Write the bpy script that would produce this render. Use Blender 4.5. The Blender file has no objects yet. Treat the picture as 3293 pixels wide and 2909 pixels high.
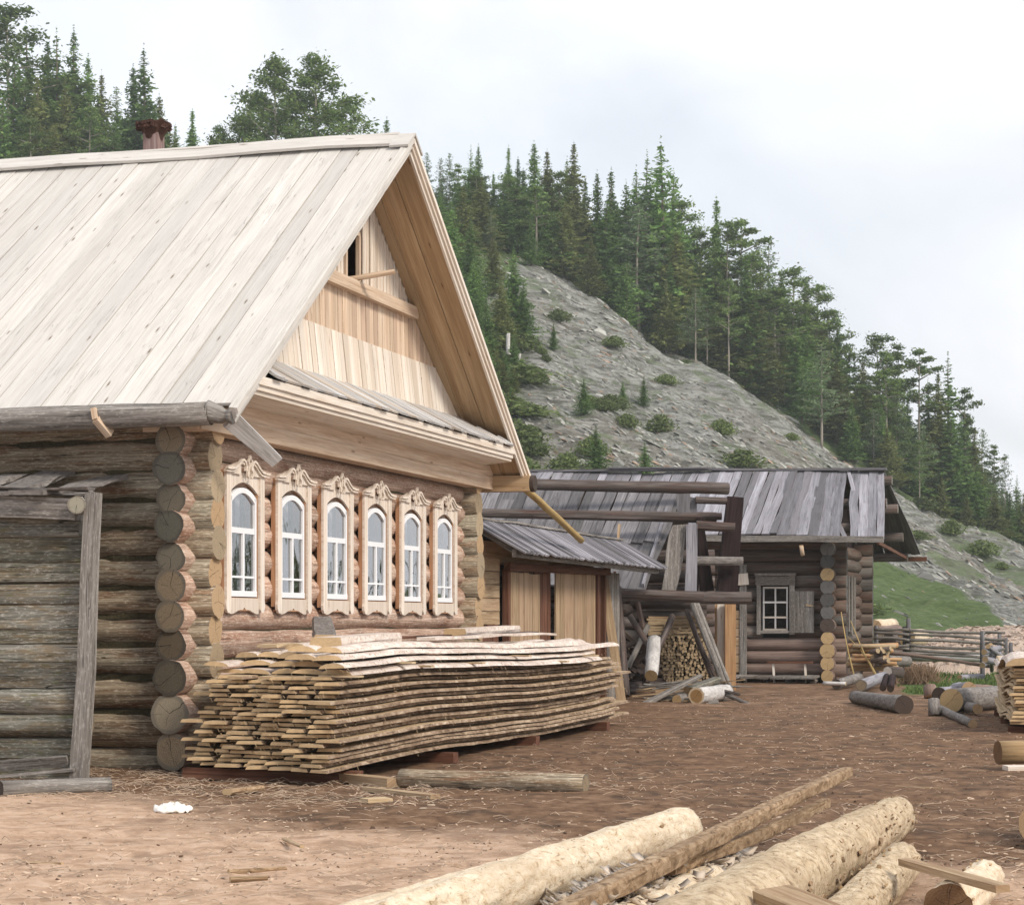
import bpy, math, random
from mathutils import Vector, Matrix, noise as mn
PI = math.pi
random.seed(7)
R = random.random
def U(a, b): return a + (b - a) * random.random()

# ---------------------------------------------------------------- camera, sky, sun, exposure
scene = bpy.context.scene
FPX = 2118.0; CH = 1.5; VH = 620.8
cam_d = bpy.data.cameras.new('camera')
cam = bpy.data.objects.new('camera', cam_d)
scene.collection.objects.link(cam)
cam.location = (0, 0, CH)
cam.rotation_euler = (PI / 2, 0, 0)
cam_d.sensor_width = 36
cam_d.lens = 36 * FPX / 1024
cam_d.shift_y = (VH - 452) / 1024
cam_d.clip_end = 6000
scene.camera = cam

SUN_EL, SUN_AZ = 38, 134          # azimuth clockwise from +Y
world = bpy.data.worlds.new('World'); scene.world = world; world.use_nodes = True
wn = world.node_tree; wn.nodes.clear()
wo = wn.nodes.new('ShaderNodeOutputWorld'); wb = wn.nodes.new('ShaderNodeBackground')
sky = wn.nodes.new('ShaderNodeTexSky'); sky.sky_type = 'NISHITA'; sky.sun_disc = False
sky.sun_elevation = math.radians(SUN_EL); sky.sun_rotation = math.radians(SUN_AZ)
sky.air_density = 1.2; sky.dust_density = 2.0; sky.ozone_density = 1.0
tc = wn.nodes.new('ShaderNodeTexCoord')
mp = wn.nodes.new('ShaderNodeMapping'); mp.inputs['Scale'].default_value = (2.6, 2.6, 4.5)
mp.inputs['Location'].default_value = (3.1, 0.4, 1.7)
cn = wn.nodes.new('ShaderNodeTexNoise'); cn.inputs['Scale'].default_value = 1.6
cn.inputs['Detail'].default_value = 8; cn.inputs['Roughness'].default_value = 0.5; cn.inputs['Distortion'].default_value = 0.5
cr = wn.nodes.new('ShaderNodeValToRGB')
cr.color_ramp.elements[0].position = 0.36; cr.color_ramp.elements[0].color = (0.72, 0.72, 0.72, 1)
cr.color_ramp.elements[1].position = 0.60; cr.color_ramp.elements[1].color = (1, 1, 1, 1)
mx = wn.nodes.new('ShaderNodeMix'); mx.data_type = 'RGBA'
cn2 = wn.nodes.new('ShaderNodeTexNoise'); cn2.inputs['Scale'].default_value = 0.9; cn2.inputs['Detail'].default_value = 4
cc = wn.nodes.new('ShaderNodeMix'); cc.data_type = 'RGBA'
cc.inputs[6].default_value = (8.9, 10.0, 10.9, 1); cc.inputs[7].default_value = (11.0, 10.3, 10.7, 1)
wl = wn.links.new
wl(tc.outputs['Generated'], mp.inputs[0]); wl(mp.outputs[0], cn.inputs[0]); wl(mp.outputs[0], cn2.inputs[0])
wl(cn.outputs[0], cr.inputs[0]); wl(cr.outputs[0], mx.inputs[0]); wl(cn2.outputs[0], cc.inputs[0])
wl(sky.outputs[0], mx.inputs[6]); wl(cc.outputs[2], mx.inputs[7])
wl(mx.outputs[2], wb.inputs[0]); wl(wb.outputs[0], wo.inputs[0])
wb.inputs[1].default_value = 0.1

sd = bpy.data.lights.new('sun', 'SUN'); sd.energy = 2.7; sd.angle = math.radians(15); sd.color = (1.0, 0.91, 0.79)
so = bpy.data.objects.new('sun', sd); scene.collection.objects.link(so)
_a = math.radians(SUN_AZ); _e = math.radians(SUN_EL)
sdir = Vector((math.sin(_a) * math.cos(_e), math.cos(_a) * math.cos(_e), math.sin(_e)))
so.rotation_euler = sdir.to_track_quat('Z', 'Y').to_euler()
so.location = (20, -20, 40)
scene.view_settings.view_transform = 'Standard'
scene.view_settings.look = 'None'
scene.view_settings.exposure = 0.14
scene.view_settings.gamma = 1.0
scene.render.resolution_x = 1024; scene.render.resolution_y = 904
try:
    scene.cycles.max_bounces = 6; scene.cycles.transparent_max_bounces = 12
except Exception: pass

# ---------------------------------------------------------------- pixel helpers (photo px, 3293 wide)
S3 = 1024 / 3293.0
def pray(px, py): return ((px * S3 - 512) / FPX, 1.0, (VH - py * S3) / FPX)
def at(px, py, Y):
    d = pray(px, py); return Vector((d[0] * Y, Y, CH + d[2] * Y))
def gnd(px, py, z=0.0):
    d = pray(px, py); t = (z - CH) / d[2]; return Vector((d[0] * t, t, z))
z4 = lambda x, y: (1500 + x / 1.901, 1400 + y / 1.901)
z5 = lambda x, y: (2300 + x / 1.6415, 1400 + y / 1.6415)
T = lambda x, y: (x * 1.6111, y * 1.6111)
zf = lambda x, y: (1900 + x / 1.4673, 2550 + y / 1.4673)

# ---------------------------------------------------------------- mesh builder
class MB:
    def __init__(s): s.v = []; s.f = []; s.m = []; s.uv = []; s.sm = []
    def face(s, idx, uvs, m=0, smooth=False):
        s.f.append(idx); s.uv.append(uvs); s.m.append(m); s.sm.append(smooth)
    def quad(s, p, m=0, uvs=None, off=None):
        i = len(s.v); s.v += [tuple(q) for q in p]
        if uvs is None:
            a = (Vector(p[1]) - Vector(p[0])).length; b = (Vector(p[-1]) - Vector(p[0])).length
            o, q = off or (R() * 40, R() * 40)
            uvs = [(o, q), (o + a, q), (o + a, q + b), (o, q + b)][:len(p)]
        s.face(tuple(range(i, i + len(p))), uvs, m)
    def sweep(s, rings, closed=True, m=0, me=1, smooth=False, capuv=None, caps=True, us=None, uo=None, mside=None):
        """rings: list of lists of points (same count) -> skin + end caps"""
        n = len(rings[0]); base = len(s.v)
        for r in rings: s.v += [tuple(p) for p in r]
        uo = uo if uo is not None else R() * 60; vo = R() * 60
        per = [0]
        r0 = rings[0]
        for k in range(n): per.append(per[-1] + (Vector(r0[(k + 1) % n]) - Vector(r0[k])).length)
        L = [0]
        for a, b in zip(rings, rings[1:]):
            L.append(L[-1] + (Vector(b[0]) - Vector(a[0])).length)
        kk = n if closed else n - 1
        for j in range(len(rings) - 1):
            for k in range(kk):
                a = base + j * n + k; b = base + j * n + (k + 1) % n
                s.face((a, b, b + n, a + n), [(uo + L[j], vo + per[k]), (uo + L[j], vo + per[k + 1]),
                       (uo + L[j + 1], vo + per[k + 1]), (uo + L[j + 1], vo + per[k])], mside[k] if mside else m, smooth)
        if caps:
            for j, rev in ((0, True), (len(rings) - 1, False)):
                c = sum((Vector(p) for p in rings[j]), Vector()) / n
                rr = [Vector(p) - c for p in rings[j]]
                rad = max(q.length for q in rr)
                ax = rr[0].normalized()
                nrm = rr[0].cross(rr[n // 3]);  nrm = nrm.normalized() if nrm.length > 1e-9 else Vector((0, 0, 1))
                ay = nrm.cross(ax)
                if capuv == 'metric': uvp = [(q.dot(ax) + vo, q.dot(ay) + uo) for q in rr]
                else: uvp = [(q.dot(ax) / rad, q.dot(ay) / rad) for q in rr]
                idx = [base + j * n + k for k in range(n)]
                if rev: idx = idx[::-1]; uvp = uvp[::-1]
                s.face(tuple(idx), uvp, me, False)
    def log(s, A, B, r0, r1=None, n=14, seg=8, m=0, me=1, wob=0.012, bend=0.0, flat=None, taper=None, lump=0.03, chip=0):
        A = Vector(A); B = Vector(B); r1 = r0 if r1 is None else r1
        d = (B - A); L = d.length; d.normalize()
        up = Vector((0, 0, 1)) if abs(d.z) < 0.9 else Vector((1, 0, 0))
        sx = d.cross(up).normalized(); sz = sx.cross(d).normalized()
        ph = R() * 50; rings = []
        bx, bz = U(-bend, bend), U(-bend, bend)
        for j in range(seg + 1):
            t = j / seg; r = r0 + (r1 - r0) * t
            c = A + d * (L * t) + sx * (bx * math.sin(PI * t)) + sz * (bz * math.sin(PI * t))
            ring = []
            for k in range(n):
                a = 2 * PI * k / n
                q = mn.noise(Vector((t * L * 1.3 + ph, math.cos(a) * 1.2, math.sin(a) * 1.2 + ph)))
                q2 = mn.noise(Vector((t * L * 0.5 + ph, ph, 0)))
                rr = r * (1 + lump * 2 * q + lump * q2) + wob * mn.noise(Vector((t * L * 4 + ph, math.cos(a) * 3, math.sin(a) * 3)))
                x, z = math.cos(a) * rr, math.sin(a) * rr
                if flat:
                    if flat.get('top') is not None: z = min(z, flat['top'] * r)
                    if flat.get('bot') is not None: z = max(z, -flat['bot'] * r)
                    if flat.get('side') is not None: x = max(-flat['side'] * r, min(x, flat['side'] * r))
                ring.append(c + sx * x + sz * z + (d * U(-chip, chip) if j in (0, seg) and chip else Vector()))
            rings.append(ring)
        s.sweep(rings, m=m, me=me, smooth=not flat)
    def beam(s, A, B, w, h, up=(0, 0, 1), m=0, me=None, seg=1, warp=0.0, w1=None, h1=None, jit=0.0, sag=0.0, cut0=0, cut1=0):
        A = Vector(A); B = Vector(B); d = B - A; L = d.length; d.normalize(); up = Vector(up)
        sx = d.cross(up).normalized(); sz = sx.cross(d).normalized()
        w1 = w if w1 is None else w1; h1 = h if h1 is None else h1
        ph = R() * 90; rings = []
        for j in range(seg + 1):
            t = j / seg; ww = (w + (w1 - w) * t) / 2; hh = (h + (h1 - h) * t) / 2
            c = A + d * (L * t)
            if warp: c = c + sx * warp * mn.noise(Vector((t * L * .6 + ph, 0, 1))) + sz * warp * mn.noise(Vector((t * L * .6 + ph, 5, 1)))
            if sag: c = c - sz * sag * 4 * t * (1 - t)
            cut = cut0 if j == 0 else cut1 if j == seg else 0
            J = lambda: U(-jit, jit)
            rings.append([c - sx * (ww + J()) - sz * (hh + J() * .4) - d * cut, c + sx * (ww + J()) - sz * (hh + J() * .4) + d * cut,
                          c + sx * (ww + J()) + sz * (hh + J() * .4) + d * cut, c - sx * (ww + J()) + sz * (hh + J() * .4) - d * cut])
        s.sweep(rings, m=m, me=m if me is None else me, capuv='metric')
    def prism(s, pts, ax, dv, m=0, ms=None, grain=None):
        """pts: closed outline (3D), extruded by vector dv; ax unused"""
        n = len(pts); i = len(s.v); dv = Vector(dv); P = [Vector(p) for p in pts]
        s.v += [tuple(p) for p in P] + [tuple(p + dv) for p in P]
        o = R() * 30
        e1 = Vector(grain) if grain else (P[1] - P[0]).normalized(); nn = dv.normalized(); e2 = nn.cross(e1)
        uv = [(p.dot(e1) + o, p.dot(e2) + o) for p in P]
        s.face(tuple(range(i, i + n)), uv, m); s.face(tuple(range(i + 2 * n - 1, i + n - 1, -1)), uv[::-1], m)
        ms = m if ms is None else ms
        for k in range(n):
            a, b = i + k, i + (k + 1) % n
            l = (P[(k + 1) % n] - P[k]).length
            s.face((a, a + n, b + n, b), [(o, o), (o + dv.length, o), (o + dv.length, o + l), (o, o + l)], ms)
    def mesh(s, name, mats):
        me = bpy.data.meshes.new(name)
        me.from_pydata(s.v, [], s.f)
        for mt in mats: me.materials.append(mt)
        me.polygons.foreach_set('material_index', s.m)
        me.polygons.foreach_set('use_smooth', s.sm)
        ul = me.uv_layers.new(name='UVMap')
        flat = [c for f in s.uv for p in f for c in p]
        ul.data.foreach_set('uv', flat)
        me.update(); me.validate()
        return me

COL = scene.collection
def tag(o, label=None, cat=None, group=None, kind=None):
    if label: o['label'] = label
    if cat: o['category'] = cat
    if group: o['group'] = group
    if kind: o['kind'] = kind
    return o
def obj(name, mb, mats, parent=None, label=None):
    me = mb.mesh(name, mats) if isinstance(mb, MB) else mb
    o = bpy.data.objects.new(name, me); COL.objects.link(o)
    if parent: o.parent = parent
    if label: o['label'] = label
    return o
def single(name, mb, mats, label, cat, group=None, kind=None):
    """a one-mesh thing whose origin is put at its base"""
    xs = [p[0] for p in mb.v]; ys = [p[1] for p in mb.v]; zs = [p[2] for p in mb.v]
    c = ((min(xs) + max(xs)) / 2, (min(ys) + max(ys)) / 2, min(zs))
    mb.v = [(p[0] - c[0], p[1] - c[1], p[2] - c[2]) for p in mb.v]
    o = obj(name, mb, mats); o.location = c
    return tag(o, label, cat, group, kind)
def empty(name, loc, rz, label, cat, group=None):
    o = bpy.data.objects.new(name, None); COL.objects.link(o)
    o.location = loc; o.rotation_euler = (0, 0, rz); o.empty_display_size = 0.3
    return tag(o, label, cat, group)
def part(name, mb, mats, parent, shift=None, label=None):
    if shift is not None:
        mb.v = [(p[0] - shift[0], p[1] - shift[1], p[2] - shift[2]) for p in mb.v]
    return obj(name, mb, mats, parent, label)
def copy_tree(o, parent=None):
    c = o.copy(); COL.objects.link(c)
    if parent: c.parent = parent
    for ch in list(o.children): copy_tree(ch, c)
    return c

# ---------------------------------------------------------------- materials
class N:
    def __init__(s, name):
        s.mat = bpy.data.materials.new(name); s.mat.use_nodes = True
        s.nt = s.mat.node_tree; s.b = s.nt.nodes['Principled BSDF']
        s.b.inputs['Roughness'].default_value = .85
        s.b.inputs['Specular IOR Level'].default_value = .25
    def new(s, t, **k):
        n = s.nt.nodes.new(t)
        for a, b in k.items(): setattr(n, a, b)
        return n
    def link(s, a, b): s.nt.links.new(a, b)
    def put(s, sock, v):
        if hasattr(v, 'links') or isinstance(v, bpy.types.NodeSocket): s.link(v, sock)
        elif isinstance(v, (tuple, list)) and len(v) == 3 and sock.type == 'RGBA': sock.default_value = (*v, 1)
        else: sock.default_value = v
    def math(s, op, a, b=0.0, c=None, clamp=False):
        n = s.new('ShaderNodeMath', operation=op, use_clamp=clamp); s.put(n.inputs[0], a); s.put(n.inputs[1], b)
        if c is not None: s.put(n.inputs[2], c)
        return n.outputs[0]
    def vmath(s, op, a, b):
        n = s.new('ShaderNodeVectorMath', operation=op); s.put(n.inputs[0], a); s.put(n.inputs[1], b); return n.outputs[0]
    def map(s, v, sc=(1, 1, 1), loc=(0, 0, 0)):
        n = s.new('ShaderNodeMapping'); s.link(v, n.inputs[0]); n.inputs['Scale'].default_value = sc; n.inputs['Location'].default_value = loc; return n.outputs[0]
    def noise(s, v, sc=1, det=4, ro=.55, dist=0):
        n = s.new('ShaderNodeTexNoise'); s.link(v, n.inputs['Vector'])
        n.inputs['Scale'].default_value = sc; n.inputs['Detail'].default_value = det
        n.inputs['Roughness'].default_value = ro; n.inputs['Distortion'].default_value = dist; return n.outputs[0]
    def voro(s, v, sc=1, feat='F1', rnd=1):
        n = s.new('ShaderNodeTexVoronoi', feature=feat); s.link(v, n.inputs['Vector']); n.inputs['Scale'].default_value = sc
        n.inputs['Randomness'].default_value = rnd; return n
    def ramp(s, f, stops):
        n = s.new('ShaderNodeValToRGB'); s.link(f, n.inputs[0]); e = n.color_ramp.elements
        while len(e) < len(stops): e.new(.5)
        for q, (p, c) in zip(e, stops): q.position = p; q.color = (*c, 1) if isinstance(c, (tuple, list)) else (c, c, c, 1)
        return n.outputs[0]
    def rng(s, f, a, b, c=0.0, d=1.0):
        n = s.new('ShaderNodeMapRange'); s.link(f, n.inputs[0])
        for i, q in enumerate((a, b, c, d)): n.inputs[i + 1].default_value = q
        return n.outputs[0]
    def mix(s, f, a, b, blend='MIX'):
        n = s.new('ShaderNodeMix', data_type='RGBA', blend_type=blend, clamp_result=False)
        s.put(n.inputs[0], f); s.put(n.inputs[6], a); s.put(n.inputs[7], b); return n.outputs[2]
    def uvo(s, k=1.0):
        uv = s.new('ShaderNodeUVMap').outputs[0]
        g = s.new('ShaderNodeNewGeometry').outputs['Random Per Island']
        s.rnd = g
        cx = s.new('ShaderNodeCombineXYZ'); s.link(s.math('MULTIPLY', g, 37.0 * k), cx.inputs[0]); s.link(s.math('MULTIPLY', g, 91.0 * k), cx.inputs[1]); s.link(s.math('MULTIPLY', g, 53.0), cx.inputs[2])
        s.uv = uv
        return s.vmath('ADD', uv, cx.outputs[0])
    def rnd2(s, k=17.3): return s.math('FRACT', s.math('MULTIPLY', s.rnd, k))
    def bump(s, h, dist=.004, st=1.0):
        n = s.new('ShaderNodeBump'); s.link(h, n.inputs['Height']); n.inputs['Distance'].default_value = dist; n.inputs['Strength'].default_value = st
        s.link(n.outputs[0], s.b.inputs['Normal'])
    def out(s, col, rough=None):
        s.put(s.b.inputs['Base Color'], col)
        if rough is not None: s.put(s.b.inputs['Roughness'], rough)
        return s.mat

def wood(name, base, dark, light, alt=None, var=(.8, 1.12), gs=1.0, crack=.35, knot=.5, knotcol=None, mott=.5, stain=None, stain_amt=.0, rough=.85, bump=.004, moss=None, fine=.28):
    n = N(name); v = n.uvo()
    g1 = n.noise(n.map(v, (1.1 * gs, 26 * gs, 1)), 1, 5, .6, .6)
    g2 = n.noise(n.map(v, (3 * gs, 110 * gs, 1)), 1, 3, .6)
    br = n.noise(n.map(v, (.7, 3.0, 1)), 1.3, 4, .6, .3)
    c = n.ramp(g1, [(.28, dark), (.5, base), (.72, light)])
    c = n.mix(n.math('MULTIPLY', n.rng(br, .35, .65), mott), c, tuple(x * .62 for x in base), 'MIX')
    if alt: c = n.mix(n.rng(n.rnd2(), .45, .95, 0, .85), c, n.mix(g1, tuple(x * .7 for x in alt), alt))
    if stain:
        st = n.noise(n.map(v, (1.0, 7, 1)), 1.6, 6, .62, .5)
        c = n.mix(n.math('MULTIPLY', n.rng(st, .48, .66), stain_amt), c, stain)
    if moss:
        ms = n.noise(n.map(v, (2, 6, 1)), 2.2, 5, .65)
        c = n.mix(n.rng(ms, .58, .70, 0, .75), c, moss)
    c = n.mix(n.rng(g2, .38 if fine > .3 else .35, .62 if fine > .3 else .65, 0, fine), c, tuple(x * .55 for x in dark))
    if fine > .3:
        g3 = n.noise(n.map(v, (14, 60, 5)), 1, 4, .7)
        c = n.mix(n.rng(g3, .52, .68, 0, .55), c, tuple(min(1, x * 1.25) for x in light))
    ck = n.noise(n.map(v, (.9 * gs, 34 * gs, 3)), 1, 2, .5, 1.0)
    cm = n.math('SUBTRACT', 1.0, n.rng(n.math('ABSOLUTE', n.math('SUBTRACT', ck, .5)), 0, .012))
    cg = n.rng(n.noise(n.map(v, (1.6, 6, 7)), 1, 2), .48, .6)
    cm = n.math('MULTIPLY', n.math('MULTIPLY', cm, cg), crack)
    c = n.mix(cm, c, tuple(x * .25 for x in dark))
    if knot:
        vo = n.voro(n.map(v, (1.5, 7, 1)), 1.0)
        kd = n.math('ADD', vo.outputs['Distance'], n.math('MULTIPLY', n.noise(v, 40, 2), .10))
        km = n.math('MULTIPLY', n.math('SUBTRACT', 1.0, n.rng(kd, .09, .17)), knot)
        c = n.mix(km, c, knotcol or tuple(x * .35 for x in dark))
    vr = n.rng(n.rnd2(7.7), 0, 1, var[0], var[1])
    cv = n.new('ShaderNodeCombineColor')
    for i in range(3): n.link(vr, cv.inputs[i])
    c = n.mix(1.0, c, cv.outputs[0], 'MULTIPLY')
    h = n.math('ADD', n.math('MULTIPLY', g1, .7), n.math('MULTIPLY', g2, .5))
    h = n.math('SUBTRACT', h, n.math('MULTIPLY', cm, 2.0))
    n.bump(h, bump, 1.0)
    return n.out(c, rough)

def endgrain(name, base, dark, outer=None, var=(.7, 1.15), grey=None):
    n = N(name); n.uvo(); uv = n.uv
    sp = n.new('ShaderNodeSeparateXYZ'); n.link(uv, sp.inputs[0])
    d = n.math('SQRT', n.math('ADD', n.math('MULTIPLY', sp.outputs[0], sp.outputs[0]), n.math('MULTIPLY', sp.outputs[1], sp.outputs[1])))
    off = n.new('ShaderNodeCombineXYZ'); n.link(n.math('MULTIPLY', n.rnd, 71.0), off.inputs[2])
    uvr = n.vmath('ADD', uv, off.outputs[0])
    nz = n.noise(uvr, 2.2, 3, .5); nf = n.noise(uvr, 14, 4, .7)
    dd = n.math('ADD', d, n.math('MULTIPLY', n.math('SUBTRACT', nz, .5), .25))
    ring = n.math('SINE', n.math('MULTIPLY', dd, 62.0))
    c = n.mix(n.rng(ring, -1, 1, .0, .4), base, dark)
    c = n.mix(n.rng(nf, .4, .68, 0, .75), c, dark)
    if grey: c = n.mix(n.rng(n.rnd2(5.3), .3, .7), c, n.mix(n.rng(nf, .35, .7, 0, .6), grey, tuple(x * .5 for x in grey)))
    if outer: c = n.mix(n.rng(dd, .70, .82, 0, .8), c, outer)
    an = n.math('ARCTAN2', sp.outputs[1], sp.outputs[0])
    cks = None
    for kx, r0, r1, w in ((6.28, 0.0, 1.1, .014), (51.7, .0, .7, .008), (97.1, .1, .6, .007), (133.3, .5, 1.1, .009), (211.7, .4, .95, .007)):
        a0 = n.math('MULTIPLY', n.math('FRACT', n.math('MULTIPLY', n.rnd, kx)), 6.283)
        da = n.math('SUBTRACT', n.math('ADD', an, n.math('MULTIPLY', n.math('SUBTRACT', nz, .5), .6)), n.math('SUBTRACT', a0, PI))
        pd = n.math('ABSOLUTE', n.math('MULTIPLY', d, n.math('SINE', da)))
        k = n.math('LESS_THAN', pd, w)
        k = n.math('MULTIPLY', k, n.math('GREATER_THAN', n.math('COSINE', da), 0.0))
        k = n.math('MULTIPLY', k, n.math('MULTIPLY', n.math('GREATER_THAN', d, r0), n.math('LESS_THAN', d, r1)))
        cks = k if cks is None else n.math('MAXIMUM', cks, k)
    c = n.mix(n.math('MULTIPLY', cks, .85), c, tuple(x * .12 for x in dark))
    vr = n.rng(n.rnd2(7.7), 0, 1, var[0], var[1]); cv = n.new('ShaderNodeCombineColor')
    for i in range(3): n.link(vr, cv.inputs[i])
    c = n.mix(1.0, c, cv.outputs[0], 'MULTIPLY')
    n.bump(n.math('SUBTRACT', nf, cks), .004)
    return n.out(c)

def bark(name, base, dark, light, sc=1.0, bump=.012, thr=(.42, .6), var=(.8, 1.15), fleck=0):
    n = N(name); v = n.uvo()
    a = n.noise(n.map(v, (5 * sc, 11 * sc, 1)), 1.6, 6, .68, .6)
    b = n.noise(n.map(v, (1.1, 2.2, 1)), 1.5, 4, .6)
    c = n.ramp(a, [(.3, dark), (thr[0] + .06, base), (thr[1] + .08, light)])
    c = n.mix(n.rng(b, .4, .65, 0, .55), c, n.mix(.5, base, dark))
    fl = n.noise(n.map(v, (7 * sc, 26 * sc, 2)), 1, 3, .6, .8); fc = n.noise(n.map(v, (1.3, 4, 9)), 1, 3)
    fm = n.math('MULTIPLY', n.math('MULTIPLY', n.rng(fl, .60, .66), n.rng(fc, .42, .58)), fleck)
    c = n.mix(fm, c, tuple(x * .4 for x in dark))
    fl2 = n.noise(n.map(v, (60, 60, 2)), 1, 3, .7); c = n.mix(n.rng(fl2, .5, .75, 0, .35 if fleck else 0), c, dark)
    vr = n.rng(n.rnd2(7.7), 0, 1, var[0], var[1]); cv = n.new('ShaderNodeCombineColor')
    for i in range(3): n.link(vr, cv.inputs[i])
    c = n.mix(1.0, c, cv.outputs[0], 'MULTIPLY')
    n.bump(a, bump)
    return n.out(c, .9)

def plain(name, col, rough=.8, nsc=6, amt=.35, bump=.003, var=(.8, 1.15)):
    n = N(name); v = n.uvo(); a = n.noise(v, nsc, 6, .65)
    c = n.mix(n.rng(a, .3, .7, 0, amt), col, tuple(x * .4 for x in col))
    vr = n.rng(n.rnd2(7.7), 0, 1, var[0], var[1]); cv = n.new('ShaderNodeCombineColor')
    for i in range(3): n.link(vr, cv.inputs[i])
    c = n.mix(1.0, c, cv.outputs[0], 'MULTIPLY'); n.bump(a, bump)
    return n.out(c, rough)

M = {}
M['side_log'] = wood('side_log', (.44, .345, .235), (.13, .085, .05), (.64, .56, .44), alt=(.41, .385, .30), stain=(.22, .10, .045), stain_amt=.75, mott=.65, fine=.6, crack=1.0, knot=.5, gs=.55, bump=.010)
M['front_log'] = wood('front_log', (.67, .47, .36), (.33, .18, .115), (.86, .70, .59), alt=(.62, .48, .38), stain=(.30, .13, .07), stain_amt=.65, fine=.5, mott=.5, crack=.6, knot=.5, gs=.5, bump=.008)
M['log_end'] = endgrain('log_end', (.44, .34, .22), (.20, .145, .095), outer=(.20, .175, .14), grey=(.34, .32, .25), var=(.3, 1.25))
M['log_end_warm'] = endgrain('log_end_warm', (.52, .37, .22), (.34, .21, .11), var=(.8, 1.1), grey=(.42, .33, .22))
M['roof_board'] = wood('roof_board', (.64, .605, .555), (.575, .54, .49), (.69, .665, .625), alt=(.575, .55, .515), var=(.9, 1.07), crack=.5, knot=.95, knotcol=(.16, .11, .07), mott=.14, gs=.6, rough=.7, bump=.002)
M['new_board'] = wood('new_board', (.74, .57, .42), (.50, .34, .22), (.84, .71, .56), alt=(.66, .48, .36), var=(.85, 1.08), crack=.25, knot=.8, knotcol=(.22, .11, .05), mott=.25, gs=.7, bump=.002)
M['pale_board'] = wood('pale_board', (.82, .74, .64), (.62, .48, .37), (.88, .83, .77), alt=(.77, .65, .53), var=(.9, 1.06), crack=.25, knot=.7, knotcol=(.3, .16, .08), mott=.2, gs=.7, bump=.002)
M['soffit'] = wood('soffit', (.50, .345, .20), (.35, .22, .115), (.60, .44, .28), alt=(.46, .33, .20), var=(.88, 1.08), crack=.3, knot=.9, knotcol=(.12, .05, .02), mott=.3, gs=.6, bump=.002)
M['casing'] = wood('casing', (.86, .765, .665), (.68, .54, .42), (.90, .84, .77), alt=(.82, .71, .60), var=(.9, 1.06), crack=.3, knot=.5, knotcol=(.2, .1, .05), mott=.25, gs=.8, bump=.002)
M['casing_side'] = wood('casing_side', (.50, .27, .15), (.30, .15, .08), (.62, .38, .23), var=(.9, 1.1), crack=.4, knot=.5, mott=.3, bump=.002)
M['grey_wood'] = wood('grey_wood', (.27, .245, .22), (.09, .075, .065), (.42, .395, .365), alt=(.22, .18, .15), var=(.75, 1.2), fine=.45, crack=.8, knot=.5, mott=.4, gs=.6, bump=.006)
M['pent_board'] = wood('pent_board', (.62, .61, .60), (.36, .34, .32), (.76, .76, .76), alt=(.60, .50, .40), var=(.75, 1.15), crack=.6, knot=.3, mott=.4, bump=.004)
M['moss_wood'] = wood('moss_wood', (.23, .22, .185), (.06, .055, .042), (.40, .385, .34), alt=(.18, .17, .125), var=(.6, 1.3), crack=1, knot=.6, mott=.7, gs=.5, stain=(.24, .16, .07), stain_amt=.7, fine=.6, moss=(.16, .17, .06), bump=.008)
M['old_roof'] = wood('old_roof', (.20, .19, .20), (.09, .085, .09), (.30, .29, .30), alt=(.13, .125, .125), var=(.6, 1.3), crack=.7, knot=.3, mott=.5, gs=.6, bump=.006)
M['hut_roof'] = wood('hut_roof', (.33, .32, .35), (.16, .15, .165), (.45, .44, .48), alt=(.20, .19, .20), var=(.6, 1.35), crack=.7, knot=.3, mott=.5, gs=.6, bump=.006)
M['dark_log'] = wood('dark_log', (.125, .10, .09), (.04, .028, .025), (.23, .20, .185), alt=(.17, .155, .145), var=(.7, 1.25), stain=(.12, .05, .035), stain_amt=.45, crack=.6, knot=.3, gs=.5, bump=.008)
M['black_wood'] = wood('black_wood', (.032, .018, .018), (.012, .006, .006), (.06, .035, .033), var=(.8, 1.2), crack=.4, knot=0, mott=.4)
M['hut_log'] = wood('hut_log', (.16, .115, .09), (.06, .04, .032), (.26, .215, .18), alt=(.19, .18, .165), var=(.65, 1.2), stain=(.17, .07, .045), stain_amt=.55, crack=.7, knot=.3, gs=.5, bump=.008)
M['red_log'] = wood('red_log', (.27, .19, .155), (.11, .07, .055), (.40, .31, .27), var=(.7, 1.2), crack=.5, knot=.3, gs=.5)
M['orange_board'] = wood('orange_board', (.52, .31, .16), (.34, .18, .09), (.63, .43, .26), alt=(.62, .42, .32), var=(.85, 1.1), crack=.3, knot=.4, mott=.3)
M['door_board'] = wood('door_board', (.46, .33, .20), (.26, .16, .09), (.60, .47, .32), alt=(.54, .38, .26), var=(.8, 1.12), crack=.5, knot=.5, stain=(.25, .12, .06), stain_amt=.4, mott=.3)
M['brown_board'] = wood('brown_board', (.17, .075, .045), (.08, .03, .018), (.25, .13, .08), var=(.8, 1.2), crack=.4, knot=.3)
M['sawn'] = wood('sawn', (.70, .53, .33), (.38, .25, .13), (.82, .68, .48), alt=(.68, .46, .27), var=(.65, 1.1), crack=.4, knot=.4, mott=.3, bump=.004)
M['sawn_end'] = plain('sawn_end', (.72, .51, .29), nsc=12, amt=.5, var=(.55, 1.15))
M['stack_bark'] = bark('stack_bark', (.36, .25, .165), (.07, .04, .028), (.72, .58, .43), sc=.9, bump=.006, var=(.35, 1.25))
M['slab_bark'] = bark('slab_bark', (.60, .50, .43), (.28, .17, .13), (.78, .71, .64), sc=1.2, bump=.008, thr=(.36, .5))
M['peeled'] = bark('peeled', (.66, .53, .37), (.30, .19, .10), (.78, .68, .53), sc=1.5, bump=.014, thr=(.36, .50), var=(.95, 1.05), fleck=.5)
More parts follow.
